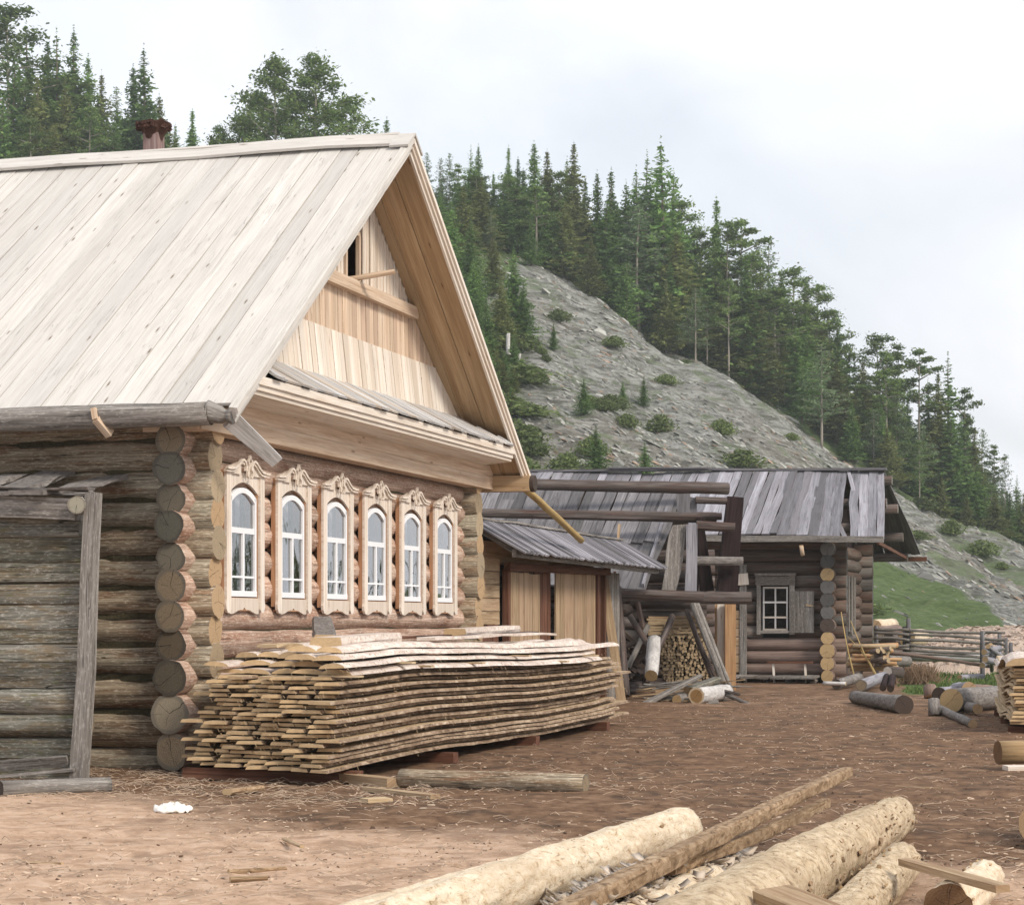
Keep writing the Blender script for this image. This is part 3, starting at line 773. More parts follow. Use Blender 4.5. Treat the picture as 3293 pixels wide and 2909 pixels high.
# --- gutters: hewn half logs with curled hook ends; they hang off the roof
for sx_, xg in ((1, -.76), (-1, RX1 + .03)):
    mb = MB()
    mb.log((xg, OV + .22, 3.50), (xg, D_ + .5, 3.50), .115, .12, n=18, seg=22, lump=.03)
    if sx_ > 0:
        rings = []
        for k in range(9):
            t = k / 8; ang = t * 1.9
            c = Vector((xg - 0.0 + .03 * math.sin(ang), OV + .24 - .24 * t, 3.50 + .02 - .045 * math.sin(ang * .8)))
            r = .112 * (1 - t) + .062 * t + (.014 if t > .8 else 0)
            if .5 < t < .8: r *= .78
            rings.append([c + Vector((math.cos(a) * r, 0, math.sin(a) * r)) for a in [2 * PI * q / 14 for q in range(14)]])
        mb.sweep(rings, smooth=True)
        gm = [M['grey_wood'], M['dark_end']]
    else:
        mb = MB(); mb.beam((xg - .1, OV - .1, 3.47), (xg - .1, D_, 3.47), .24, .22, seg=10); mb.log((xg - .1, OV - .16, 3.47), (xg - .1, OV - .1, 3.47), .115, .12, m=1)
        gm = [M['soffit'], M['dark_end']]
    gt = part('gutter', mb, gm, house)
    if sx_ > 0:
        for yh in (.52, 3.2, 5.9):
            mb = MB(); mb.beam((xg - .10, yh + .05, 3.57), (xg - .12, yh + .02, 3.46), .07, .05, up=(0, 1, 0)); mb.beam((xg - .12, yh + .02, 3.47), (xg + .02, yh - .06, 3.33), .07, .07, up=(0, 1, 0), w1=.09)
            part('gutter_hook', mb, [M['new_board'], M['log_end_warm']], gt)
# hewn brace plank slanting from the gutter end
mb = MB(); mb.beam((-.52, -.72, 3.46), (.16, -.92, 3.10), .19, .05, up=(.35, .55, .6), seg=4, w1=.13)
part('brace_board', mb, [M['pent_board']], house)
mb = MB(); mb.beam((-.3, -.34, 3.43), (-.3, .30, 3.43), .10, .10, seg=2)
mb.beam((-.17, -.36, 3.52), (-.17, 8, 3.52), .3, .10, seg=6)
part('wall_plate', mb, [M['new_board']], house)

# --- carved windows
def arch(xc, hw, zs, rise, n=10, rev=False):
    p = []
    for k in range(n + 1):
        t = -1 + 2 * k / n; p.append((xc + hw * t, zs + rise * (1 - t * t)))
    return p[::-1] if rev else p
def make_window(wx, idx):
    P = lambda x, y, z: (wx + x, y, z)
    bev = MB()
    YFc, YB = -.212, -.155
    # pillars: front strip and deep side
    for xa, xb in ((0, .115), (.885, 1.0)):
        # foot scroll outline
        out = [(xa, 3.07), (xa, 1.78), (xa - .0, 1.72), (xa + (-.015 if xa == 0 else .0), 1.68), (xa + (-.005 if xa == 0 else .0), 1.63), (xa + .03, 1.59), (xb - .03, 1.59), (xb + (.005 if xa else 0), 1.63), (xb + (.015 if xa else 0), 1.68), (xb, 1.72), (xb, 3.07)]
        bev.prism([P(x, YFc - .015, z) for x, z in out], None, (0, .03, 0), grain=(0, 0, 1))
    # head board with arched cut
    h = [(.116, 3.05), (.116, 2.83)] + arch(.5, .378, 2.835, .12) + [(.884, 2.83), (.884, 3.05)]
    bev.prism([P(x, YFc + .005, z) for x, z in h], None, (0, .025, 0))
    # apron with scalloped lower edge
    ap = [(.116, 1.745), (.116, 1.60)]
    for k in range(17):
        t = k / 16; x = .12 + .76 * t
        z = 1.60 + .022 * math.sin(abs(t - .5) * 2 * PI * 1.5 + .5) - (.0 if abs(t - .5) > .03 else -.035)
        ap.append((x, z))
    ap += [(.884, 1.60), (.884, 1.745)]
    bev.prism([P(x, YFc + .005, z) for x, z in ap], None, (0, .03, 0))
    w = part('window', bev, [M['casing']], house)
    sd_ = MB()
    for x in (.0125, .9875): sd_.beam(P(x, (YFc + .02 + YB) / 2, 1.66), P(x, (YFc + .02 + YB) / 2, 3.06), .024, abs(YB - YFc - .02) + .02, up=(0, 1, 0))
    # reveal lining
    for x in (.125, .862): sd_.beam(P(x, -.125, 1.75), P(x, -.125, 2.86), .03, .15, up=(0, 1, 0))
    sd_.beam(P(.12, -.13, 1.735), P(.88, -.13, 1.735), .13, .03)
    ha = arch(.495, .375, 2.85, .115) ; ring = ha + [(x, z + .05) for x, z in ha[::-1]]
    sd_.prism([P(x, -.20, z) for x, z in ring], None, (0, .15, 0))
    sd_.beam(P(.03, -.18, 1.62), P(.97, -.18, 1.62), .05, .02)
    part('casing_box', sd_, [M['casing_side']], w)
    # carved crest: two S curves and a finial
    cr_ = MB()
    def ribbon(pts, wd, y, th):
        n_ = len(pts); up_, lo = [], []
        for k, (x, z) in enumerate(pts):
            a = pts[max(0, k - 1)]; b = pts[min(n_ - 1, k + 1)]
            tx, tz = b[0] - a[0], b[1] - a[1]; l = math.hypot(tx, tz) or 1
            ww = wd(k / (n_ - 1)) if callable(wd) else wd
            up_.append((x - tz / l * ww, z + tx / l * ww)); lo.append((x + tz / l * ww, z - tx / l * ww))
        for k in range(n_ - 1):
            cr_.prism([P(up_[k][0], y, up_[k][1]), P(lo[k][0], y, lo[k][1]), P(lo[k + 1][0], y, lo[k + 1][1]), P(up_[k + 1][0], y, up_[k + 1][1])], None, (0, th, 0))
    for s_ in (-1, 1):
        base_ = [(-.56, 3.075), (-.46, 3.075), (-.36, 3.085), (-.28, 3.12), (-.21, 3.165), (-.15, 3.185), (-.10, 3.165), (-.075, 3.12), (-.08, 3.07)]
        pts = [(.5 - s_ * x if s_ > 0 else .5 + x, z) for x, z in base_]
        if s_ > 0: pts = pts[::-1]
        ribbon(pts, .012, YFc - .06, .03)
        ribbon([(x, z - .03) for x, z in (pts[:7] if s_ < 0 else pts[2:])], .009, YFc - .045, .04)
        cr_.prism([P(.5 + s_ * .44, YFc - .02, 3.03), P(.5 + s_ * .44, YFc - .02, 3.09), P(.5 + s_ * .14, YFc - .02, 3.165), P(.5 + s_ * .14, YFc - .02, 3.03)], None, (0, .05, 0))
    for s_ in (-1, 1):
        ribbon([(.5, 3.235), (.5 + s_ * .02, 3.20), (.5 + s_ * .045, 3.17), (.5 + s_ * .025, 3.13), (.5 + s_ * .035, 3.09), (.5 + s_ * .07, 3.06), (.5 + s_ * .065, 3.02), (.5 + s_ * .03, 3.0)], .008, YFc - .07, .025)
    cr_.prism([P(.5 - .03, YFc - .05, 3.06), P(.5, YFc - .05, 3.02), P(.5 + .02, YFc - .05, 3.06), P(.512, YFc - .05, 3.15), P(.5, YFc - .05, 3.22), P(.488, YFc - .05, 3.15)], None, (0, .025, 0))
    part('carved_crest', cr_, [M['casing']], w)
    # white sash
    sa = MB(); y = -.185
    xl, xr = .145, .835
    def bar(a, b, wdt, dep=.035, yy=y): sa.beam(P(a[0], yy, a[1]), P(b[0], yy, b[1]), wdt, dep, up=(0, 1, 0))
    bar((xl + .022, 1.76), (xl + .022, 2.80), .044); bar((xr - .022, 1.76), (xr - .022, 2.80), .044)
    bar((xl, 1.79), (xr, 1.79), .06, .045)
    bar((xl + .05, 2.45), (xr - .05, 2.45), .06, .03); bar((.5, 1.82), (.5, 2.42), .042, .03)
    bar((xl + .05, 1.965), (.479, 1.965), .022, .025); bar((.521, 1.965), (xr - .05, 1.965), .022, .025)
    top = arch(.49, .345, 2.80, .10); inn = [(.49 + (x - .49) * .87, z - .055) for x, z in top]
    for k in range(len(top) - 1):
        sa.prism([P(top[k][0], y - .0175, top[k][1]), P(top[k + 1][0], y - .0175, top[k + 1][1]), P(inn[k + 1][0], y - .0175, inn[k + 1][1]), P(inn[k][0], y - .0175, inn[k][1])], None, (0, .035, 0))
    so_ = part('sash', sa, [M['white_paint']], w)
    gl = MB()
    jx = U(-.004, .004)
    for a, b, c_, d_ in ((xl + .04, 1.80, .5, 2.44), (.5, 1.80, xr - .04, 2.44), (xl + .04, 2.44, xr - .04, 2.86)):
        t1, t2 = U(-.003, .003), U(-.003, .003)
        gl.quad([P(a, y + .005 + t1, b), P(c_, y + .005 - t1, b), P(c_, y + .005 - t1 + t2, d_), P(a, y + .005 + t1 + t2, d_)])
    part('pane', gl, [M['glass']], w)
    cu = MB()
    if idx in (0, 1, 2, 4):
        for s_ in (-1, 1):
            pts = []; n_ = 22; wdt = (.10, .14, .09, .10)[(0, 1, 2, 4).index(idx)]
            for j in range(2):
                z = (1.78, 2.88)[j]
                ring = []
                for k in range(n_ + 1):
                    t = k / n_; x = .5 + s_ * (.30 - wdt * t * (1.0 if j == 0 else 1.6)); ring.append(P(x, -.02 + .015 * math.sin(t * 24), z))
                pts.append(ring)
            cu.sweep(pts, closed=False, caps=False, smooth=True)
    if cu.v: part('curtain', cu, [M['curtain']], w)
for i, wx in enumerate(WX): make_window(wx, i)

# leaning yellow pole from the far gutter end to the shed roof
mb = MB(); mb.log(at(1686, 1566, 30.45), at(1870, 1737, 34.4), .058, .05, n=10, seg=8, lump=.08, bend=.03)
M['yellow_pole'] = wood('yellow_pole', (.50, .36, .15), (.30, .19, .07), (.62, .47, .24), knot=.4, gs=.8)
single('prop_pole', mb, [M['yellow_pole'], M['log_end_warm']], 'pale yellow hewn pole slanting from the new house gutter onto the shed roof', 'pole')
random.setstate(rng_seed)
# ================================================================ LOG SHED at the left, against the side wall
ls = empty('log_shed', HW(-1.5, 1.2), RZ, 'low weathered log shed with a squared corner post, left of the new house', 'shed')
def HL(mb, x0=-1.5, y0=1.2):        # house-local -> local to a thing with the same turn
    mb.v = [(p[0] - x0, p[1] - y0, p[2]) for p in mb.v]; return mb
mb = MB()
rows = [(2.54, 2.50), (2.29, 2.33), (2.05, 2.10), (1.86, 1.86), (1.66, 1.65), (1.42, 1.42), (1.29, 1.28), (1.12, 1.08), (.87, .82), (.64, .57), (.41, .35), (.20, .15), (.0, -.05)]
for (ta, tb), (ba, bb) in zip(rows, rows[1:]):
    za, zb = (ta + ba) / 2, (tb + bb) / 2; r = max(.07, (ta - ba) / 2 * 1.08)
    slope_ = (zb - za) / .86
    mb.log((-1.5, .34 + U(-.04, .04), za), (-1.5, 4.8, za + slope_ * .8 + 0), r, max(.08, (tb - bb) / 2 * 1.08), n=20, seg=14, lump=.06, wob=.02, flat=dict(top=.86, bot=.9, side=U(.35, .6)) if R() < .8 else None)
part('log_wall', HL(mb), [M['moss_wood'], M['log_end']], ls)
mb = MB(); mb.beam((-1.66, .17, 2.70), (-1.66, .31, -.05), .12, .12, up=(1, 0, 0), seg=10, warp=.035, jit=.004, w1=.15)
part('corner_post', HL(mb), [M['grey_wood']], ls)
mb = MB(); mb.beam((-1.57, .36, 2.56), (-1.57, 4.8, 2.72), .16, .20, seg=8, warp=.03); None
mb.log((-1.80, .27, 2.58), (-1.4, .42, 2.6), .085, .08, n=12, seg=2)
part('top_beam', HL(mb), [M['grey_wood'], M['log_end']], ls)
mb = MB()
for k in range(5):     # torn bark and slabs of the shed roof
    yy = .80 + k * .4; mb.beam((-1.75 + U(-.1, .1), yy + U(-.1, .1), 2.74 + U(-.03, .03) + k * .008), (-.25, yy + U(-.15, .1), 2.95 + U(-.02, .03)), .36, .035, seg=6, warp=.12, jit=.03)
for k in range(4): mb.beam((-1.5 + U(-.2, .3), .25 + U(-.1, .2), 2.70 + k * .012), (-1.6, 3.5, 2.80 + k * .02), .12, .02, seg=7, warp=.1, jit=.02)
part('bark_roof', HL(mb), [M['grey_bark']], ls)
mb = MB()
mb.beam((-1.76, .32, .13), (-1.85, 4.5, -.40), .035, .03, seg=6, warp=.05); mb.beam((-1.72, .40, .20), (-1.74, 4, -.15), .10, .03, seg=5, warp=.03, up=(1, 0, .4))
part('foot_plank', HL(mb), [M['grey_wood']], ls)
mb = MB(); mb.log(gnd(1, 2536, .06), gnd(352, 2520, .06), .075, .07, n=10, seg=6, lump=.08)
single('fallen_log', mb, [M['grey_wood'], M['dark_end']], 'short grey log lying on the ground along the foot of the left shed', 'log')
mb = MB(); mb.beam(gnd(-80, 2545, .03), gnd(350, 2532, .03), .05, .03, seg=3)

# ================================================================ BOARD SHED with doors, beyond the new house
def BW(x, y, z=0): return HW(x, y, z)
bs = empty('board_shed', HW(14, 0), RZ, 'narrow shed with upright plank doors and a low lean-to roof, beside the new house', 'shed')
def HS(mb): return HL(mb, 14, 0)
mb = MB()
# horizontal boards over and left of the doors
for k in range(5): mb.beam((8.6, .02, 1.45 + k * .2 + .1), (11.25, .02, 1.45 + k * .2 + .1), .03, .19, seg=4, jit=.004)
for k in range(2): mb.beam((8.6, .03, 2.45 + k * .17), (17.3, .03, 2.43 + k * .17), .03, .165, seg=8, jit=.004)
part('plank_wall', HS(mb), [M['door_board']], bs)
def boards(x0, x1, y, z0, z1, w, mat, name, par, jz=.02, label=None, hs=None):
    mb = MB(); x = x0
    while x < x1 - .03:
        ww = min(w * U(.8, 1.2), x1 - x)
        mb.beam((x + ww / 2, y + U(-.006, .006), z0), (x + ww / 2, y + U(-.006, .006), z1 + U(-jz, jz)), ww - .012, .028, up=(0, 1, 0), seg=3, jit=.003)
        x += ww
    return part(name, (hs or HS)(mb), [mat], par, label=label)
boards(9.4, 10.3, .0, 0, 1.45, .3, M['door_board'], 'side_board', bs)
boards(10.3, 11.2, .02, 0, 1.45, .3, M['brown_board'], 'side_board', bs)
dr = boards(11.55, 13.3, -.06, 0, 2.25, .26, M['door_board'], 'door', bs, label='pale plank door leaf')
boards(13.3, 14.3, .04, 0, 2.3, .3, M['brown_board'], 'door_gap_board', bs)
boards(14.3, 17.05, -.06, 0, 2.32, .28, M['door_board'], 'door', bs, label='wide pale plank door leaf')
mb = MB(); mb.beam((11.4, -.06, 0), (11.4, -.06, 2.3), .12, .10, up=(0, 1, 0)); mb.beam((17.2, -.04, 0), (17.2, -.04, 2.45), .22, .12, up=(0, 1, 0)); mb.beam((17.75, -.02, 0), (17.75, -.02, 2.45), .10, .14, up=(0, 1, 0))
mb.beam((11.3, -.10, 2.33), (17.9, -.10, 2.40), .10, .13, seg=6)
part('door_frame', HS(mb), [M['brown_board']], bs)
mb = MB(); mb.beam((17.45, 0, 0), (17.45, 0, 2.4), .3, .03, up=(0, 1, 0)); 
x = 17.9
while x < 19.3: mb.beam((x, .02, 0), (x, .02, 2.4), .2, .03, up=(0, 1, 0), jit=.01); x += .21
part('end_board', HS(mb), [M['grey_wood']], bs)
mb = MB(); x = 10.2
while x < 20.3:
    w = U(.17, .25)
    mb.beam((x - .1, .16, 3.0), (x + .05, -.68 + U(-.03, .03), 2.50), w * 1.05, .028, up=(0, -.5, 1), seg=3, jit=.004)
    mb.beam((x - .1 + w * .5, .16, 3.035), (x + .05 + w * .5, -.66 + U(-.03, .03), 2.535), .10, .02, up=(0, -.5, 1))
    x += w
rf = part('roof', HS(mb), [M['hut_roof']], bs)
mb = MB(); mb.beam((10.2, -.52, 2.50), (20.2, -.52, 2.47), .06, .12, seg=8); mb.beam((10.1, .14, 3.045), (20.1, .14, 3.06), .08, .03, seg=8, warp=.03); mb.beam((10.15, .10, 2.92), (10.30, -.6, 2.48), .04, .10); mb.beam((20.2, .10, 2.92), (20.3, -.6, 2.48), .04, .10)
part('eaves_board', HS(mb), [M['grey_wood']], bs)
mb = MB(); mb.quad([(9.2, 1.4, 0), (19.2, 1.4, 0), (19.2, 1.4, 2.9), (9.2, 1.4, 2.9)]); mb.quad([(9.2, 1.4, 2.9), (19.2, 1.4, 2.9), (19.2, .1, 2.95), (9.2, .1, 2.95)])
part('back_wall', HS(mb), [M['dark_log']], bs)

# ================================================================ OLD BARN with the open wood bay (world frame; front about 41 m away)
def rp(zx, zy, Y): return at(*z4(zx, zy), Y)
def toloc(mb, c): mb.v = [(p[0] - c[0], p[1] - c[1], p[2] - c[2]) for p in mb.v]; return mb
bc = Vector((2.6, 42.0, 0))
barn = empty('old_barn', bc, 0, 'old dark log barn with a steep ragged plank roof over an open firewood bay', 'barn')
# roof plane: eave line and ridge line, planks along the slope
def roofplank(mb, e0, e1, r0, r1, n_, wj=.9, gap=.0, j=.03, th=.035, skip=(), lens=None, lay2=False):
    e0, e1, r0, r1 = map(Vector, (e0, e1, r0, r1)); t = 0; k = 0
    nrm = (e1 - e0).cross(r0 - e0).normalized()
    if nrm.z < 0: nrm = -nrm
    while t < 1:
        w = U(.7, 1.35) / n_; tm = t + w / 2
        if k not in skip:
            a = e0.lerp(e1, tm); b = r0.lerp(r1, min(1, tm + U(-.004, .004)))
            sl_ = (b - a).normalized(); a = a - sl_ * U(0, .22) * (j / .03); b = b + sl_ * U(-.02, .08)
            wm = (e1 - e0).length * w
            mb.beam(a + nrm * U(0, .03), b + nrm * U(0, .04), wm * wj, th, up=nrm, seg=5, warp=.05, jit=.008, w1=wm * wj * U(.85, 1))
        t += w; k += 1
E0 = rp(-420, 1010, 41.0); E1 = rp(1052, 925, 41.3); R0 = rp(60, 300, 45.2); R1 = rp(1290, 330, 45.2)
E0 = Vector((-2.1, 41.0, E1.z)); R0 = Vector((-1.35, 45.2, R1.z))
mb = MB(); roofplank(mb, E0, E1, R0, R1, 15, wj=1.02)
roofplank(mb, E0 + (R0 - E0) * .42 + Vector((0, 0, .05)), E1 + (R1 - E1) * .42 + Vector((0, 0, .05)), R0 + Vector((0, 0, .05)), R1 + Vector((0, 0, .05)), 17, wj=.95)
rfb = part('roof', toloc(mb, bc), [M['old_roof']], barn)
mb = MB(); mb.beam(E1 + Vector((.07, -.1, .02)), R1 + Vector((-.28, -.9, -.45)), .05, .12, seg=4, warp=.02)
part('rake_board', toloc(mb, bc), [M['hut_roof']], rfb)
# rear slope so that the roof has a back
mb = MB(); roofplank(mb, (R0.x + .9, 49.4, E1.z), (R1.x + 1.0, 49.4, E1.z), R0, R1, 13, wj=1.02); part('roof_slope', toloc(mb, bc), [M['old_roof']], rfb)
mb = MB()
for i in range(11):   # back log wall of the bay, and log side
    z = .15 + i * .27
    mb.log((-.6 , 45.0, z), (4.3, 45.0, z + .04), .14, .13, n=12, seg=8)
part('log_wall', toloc(mb, bc), [M['dark_log'], M['dark_end']], barn)
mb = MB()
for i in range(9):
    z = .12 + i * .27; mb.log((2.05, 42.3, z), (2.75, 45.0, z), .13, .13, n=10, seg=4)
    if i > 4: mb.log((2.2, 43.6, z + .13), (4.0, 43.6, z + .13), .13, .12, n=10, seg=4)
part('bay_wall', toloc(mb, bc), [M['dark_log'], M['dark_end']], barn)
# log weights lying on the roof
mb = MB(); mb.log(rp(375, 298, 43.6), rp(1600, 322, 44.4), .115, .13, n=12, seg=12, lump=.05); mb.v = [tuple(Vector(p)) for p in mb.v]
single('roof_log', mb, [M['dark_log'], M['dark_end']], 'upper of two long dark logs lying across the barn roof', 'log', 'logs weighing down the barn roof')
mb = MB(); mb.log(rp(60, 470, 42.3), rp(1522, 498, 42.9), .115, .145, n=12, seg=12, lump=.05, flat=dict(top=.7, bot=.8))
single('roof_log', mb, [M['dark_log'], M['dark_end']], 'lower of two long dark logs lying across the barn roof, its end hewn slanting', 'log', 'logs weighing down the barn roof')

# ---------- heavy timber frame right of the barn
fr = empty('timber_frame', (4.2, 41.6, 0), 0, 'heavy dark timber frame of posts and stacked cross beams beside the old barn', 'timber frame')
fc = Vector((4.2, 41.6, 0))
def fpart(name, mb, mats, label=None): return part(name, toloc(mb, fc), mats, fr, label=label)
mb = MB(); mb.beam(rp(1640, 375, 42.3), rp(1590, 950, 42.3), .32, .3, up=(0, 1, 0), seg=5, w1=.40, warp=.03); fpart('post', mb, [M['black_wood']], 'broad blackened post')
mb = MB(); mb.beam(rp(1425, 500, 42.6), rp(1470, 950, 42.6), .12, .2, up=(0, 1, 0), seg=5, w1=.28); fpart('post', mb, [M['black_wood']])
mb = MB(); mb.beam(rp(1420, 620, 43.2), rp(1385, 950, 43.2), .16, .2, up=(0, 1, 0), seg=4, w1=.2); fpart('post', mb, [M['black_wood']])
for (a, b, Y, r, m_) in (((1400, 392), (1592, 398), 42.0, .085, 'dark_log'), ((1405, 548), (1640, 560), 41.9, .115, 'dark_log'), ((1400, 762), (1690, 765), 41.9, .105, 'grey_bark'), ((1395, 490), (1560, 492), 42.8, .09, 'dark_log')):
    mb = MB(); mb.log(rp(*a, Y), rp(*b, Y), r, r * .95, n=12, seg=5, flat=dict(top=.8, bot=.85), lump=.05); fpart('cross_beam', mb, [M[m_], M['dark_end']])
for (a, b, Y, r) in (((940, 965), (1448, 985), 41.0, .15), ((1400, 990), (1738, 990), 42.0, .165)):
    mb = MB(); mb.log(rp(*a, Y), rp(*b, Y), r * .93, r, n=14, seg=8, flat=dict(top=.72, bot=.78), lump=.04); fpart('bay_beam', mb, [M['dark_log'], M['dark_end']])
# upright boards hung on the frame
mb = MB(); mb.beam(rp(1305, 530, 41.6), rp(1290, 700, 41.4), .80, .05, up=(0, 1, 0), w1=.70, seg=2)
mb = MB()
P_ = [(1340, 540), (1330, 720), (1310, 830), (1282, 945), (1195, 940), (1215, 820), (1222, 700), (1240, 600), (1262, 545)]
mb.prism([rp(x, y, 41.4) for x, y in P_], None, (0, .06, 0)); fpart('hanging_board', mb, [M['grey_wood']], 'broad twisted grey board')
mb = MB(); P_ = [(1412, 538), (1412, 740), (1408, 948), (1372, 948), (1335, 948), (1345, 740), (1342, 540)]
mb.prism([rp(x, y, 41.3) for x, y in P_], None, (0, .06, 0)); fpart('hanging_board', mb, [M['hut_roof']], 'straight pale grey board')
mb = MB(); mb.prism([rp(x, y, 42.0) for x, y in ((1368, 352), (1366, 468), (1290, 470), (1285, 355))], None, (0, .06, 0)); fpart('hanging_board', mb, [M['old_roof']])
mb = MB(); mb.prism([rp(x, y, 42.05) for x, y in ((1408, 380), (1408, 470), (1366, 470), (1366, 372))], None, (0, .06, 0)); fpart('hanging_board', mb, [M['old_roof']])
# supporting legs and props
def prop(name, a, Ya, b, Yb, r, mat, label, group=None, sq=False, end='dark_end', ground=False):
    r *= .52
    A_p, B_p = rp(*a, Ya), rp(*b, Yb)
    if ground: B_p.z = 0
    mb = MB()
    if sq: mb.beam(A_p, B_p, r * 2, r * 1.2, up=(0, 1, 0), seg=5, warp=.02)
    else: mb.log(A_p, B_p, r, r * .92, n=10, seg=6, lump=.08)
    return single(name, mb, [M[mat], M[end]], label, 'pole', group)
prop('leaning_plank', (838, 880), 38.9, (950, 1640), 38.4, .16, 'door_board', 'pale brown plank leaning at the right end of the board shed', 'props round the wood bay', sq=True)
prop('leaning_pole', (918, 925), 40.6, (975, 1590), 39.6, .17, 'dark_log', 'thick dark knobbly post holding the left end of the bay beam', 'props round the wood bay')
prop('leaning_pole', (905, 830), 40.8, (880, 1480), 40.2, .05, 'brown_board', 'thin brown lath standing behind the leaning plank', 'props round the wood bay')
prop('thin_pole', (935, 540), 41.0, (925, 690), 40.9, .05, 'door_board', 'thin pale lath sticking up above the board shed roof', 'props round the wood bay', sq=True)
prop('leaning_pole', (1385, 1025), 41.8, (1590, 1560), 41.0, .13, 'grey_wood', 'grey pole slanting from the frame to the ground, middle of three', 'props round the wood bay')
prop('leaning_pole', (1410, 1025), 41.9, (1625, 1565), 41.1, .09, 'grey_wood', 'rightmost grey pole slanting from the frame to the ground', 'props round the wood bay')
prop('leaning_pole', (1345, 1060), 42.1, (1510, 1500), 41.6, .10, 'dark_log', 'dark reddish pole slanting in front of the stacked firewood', 'props round the wood bay')
prop('leaning_pole', (1400, 1200), 42.1, (1530, 1500), 41.3, .07, 'dark_log', 'short dark pole leaning at the right edge of the stacked firewood', 'props round the wood bay')
prop('leaning_pole', (1000, 1100), 41.6, (1130, 1310), 41.2, .12, 'dark_log', 'dark pole crossing in front of the bay, high left to low right', 'props round the wood bay')
prop('leaning_pole', (1110, 1160), 42.0, (985, 1420), 41.5, .11, 'grey_wood', 'grey pole crossing the bay, high right to low left', 'props round the wood bay')
prop('leaning_pole', (1260, 1100), 41.6, (1170, 1310), 41.0, .12, 'dark_log', 'dark red-brown pole leaning over the birch log', 'props round the wood bay')
prop('leaning_pole', (1045, 1020), 42.2, (1085, 1190), 42.0, .10, 'red_log', 'short upright reddish pole at the back of the bay', 'props round the wood bay')
prop('birch_log', (1150, 1250), 41.2, (1130, 1465), 40.2, .27, 'birch', 'thick white birch log standing slanted before the firewood', None, end='fresh_end')
# ---------- stacked firewood
random.seed(5)
fwm = []
for v_ in range(10):
    mb = MB(); nn = random.choice((3, 4, 4, 5)); rr = U(.033, .05)
    pts = [(math.cos(2 * PI * k / nn + U(-.3, .3)) * rr * U(.8, 1.2), math.sin(2 * PI * k / nn + U(-.3, .3)) * rr * U(.7, 1.1)) for k in range(nn)]
    mb.sweep([[Vector((x, -.25, z)) for x, z in pts], [Vector((x, .25, z)) for x, z in pts]], m=1 if v_ % 2 else 0, me=0, capuv='metric')
    fwm.append(mb.mesh('split_log', [M['firewood'], M['firewood_bark']]))
cnt = 0
zx0, zx1 = 1165, 1485
for row in range(20):
    zy = 1492 - row * 17.6
    l, r_ = (1190 + max(0, 8 - row) * 3 + max(0, row - 16) * 2, 1478 - max(0, row - 12) * 6.5)
    x = l
    while x < r_ and cnt < 298:
        p = rp(x, zy, 42.7 + U(-.06, .06)); o = bpy.data.objects.new('split_log', random.choice(fwm)); COL.objects.link(o)
        o.location = p; o.rotation_euler = (0, U(0, 6.28), U(-.1, .1)); s_ = U(.8, 1.15); o.scale = (s_, 1, s_)
        tag(o, 'small split log with a pale end, stacked in the open wood bay', 'firewood', 'firewood stacked in the barn bay'); x += U(16, 22); cnt += 1
for k in range(26):    # pieces lying crosswise at the upper left of the stack
    mb = MB(); a = rp(1105 + U(-5, 20), 1215 - k * 4.2 + U(-3, 3), 42.5); b = a + Vector((U(.9, 1.3), U(-.1, .1), U(-.04, .05)))
    mb.beam(a, b, .06, .035, seg=2, jit=.008); single('split_log', mb, [M['firewood'] if R() < .6 else M['door_board']], 'thin split log laid sideways at the upper left of the firewood stack', 'firewood', 'firewood laid sideways in the barn bay')
for k in range(30):    # dark jumble left of the stack
    mb = MB(); a = rp(U(985, 1110), U(1250, 1490), U(42.2, 43.4)); b = a + Vector((U(-.6, .6), U(-.3, .3), U(-.3, .5)))
    mb.beam(a, b, .11, .08, seg=1); single('split_log', mb, [M['dark_log'] if R() < .6 else M['firewood_bark']], 'dark rough log tumbled in the shadow left of the firewood stack', 'firewood', 'dark logs tumbled left of the stack')
# junk in front: slabs, chips, sawn log
for k in range(46):
    zx, zy = U(1000, 1300), U(1490, 1620)
    Y = 39.2 + (1620 - zy) / 130 * 2.4
    mb = MB(); a = rp(zx, zy, Y); a.z = max(.03, a.z * .8); an = U(-.5, .5); L = U(.4, 1.5)
    b = a + Vector((math.cos(an) * L, math.sin(an) * L * .6, U(-.12, .12))); b.z = max(.02, b.z)
    mb.beam(a, b, U(.05, .1), .02, seg=3, warp=.05, jit=.01)
    single('slab_offcut', mb, [M['door_board'] if R() < .5 else M['grey_wood']], 'thin split slab in the loose heap below the wood bay', 'offcut', 'slab offcuts heaped below the wood bay')
def glog(name, A, B, r0, r1, mat, end, label, cat='log', group=None, lump=.04, flat=None, seg=10, n_=18, bend=0):
    mb = MB(); mb.log(A, B, r0, r1, n=n_, seg=seg, lump=lump, flat=flat, bend=bend); return single(name, mb, [M[mat], M[end]], label, cat, group)
M['ring_end'] = endgrain('ring_end', (.38, .24, .11), (.26, .15, .06), outer=(.66, .56, .40), var=(.95, 1.05))
glog('sawn_log', rp(1405, 1590, 38.6), rp(1590, 1562, 40.0), .155, .135, 'birch', 'ring_end', 'short pale-barked log with a ringed brown end, in front of the wood bay')
glog('sawn_log', rp(1285, 1612, 39.2), rp(1370, 1590, 40.0), .09, .085, 'grey_bark', 'fresh_end', 'smaller round log half hidden left of the ringed pale log')
glog('heavy_slab', rp(1090, 1640, 38.9), rp(1430, 1465, 39.6), .085, .06, 'grey_wood', 'dark_end', 'long dark grey slab slanting up across the offcut heap', 'slab', flat=dict(top=.5, bot=.5))
glog('heavy_slab', rp(1360, 1560, 39.6), rp(1535, 1490, 40.2), .13, .10, 'moss_wood', 'log_end_warm', 'mossy brown slab propped behind the ringed pale log', 'slab', flat=dict(top=.6, bot=.6))
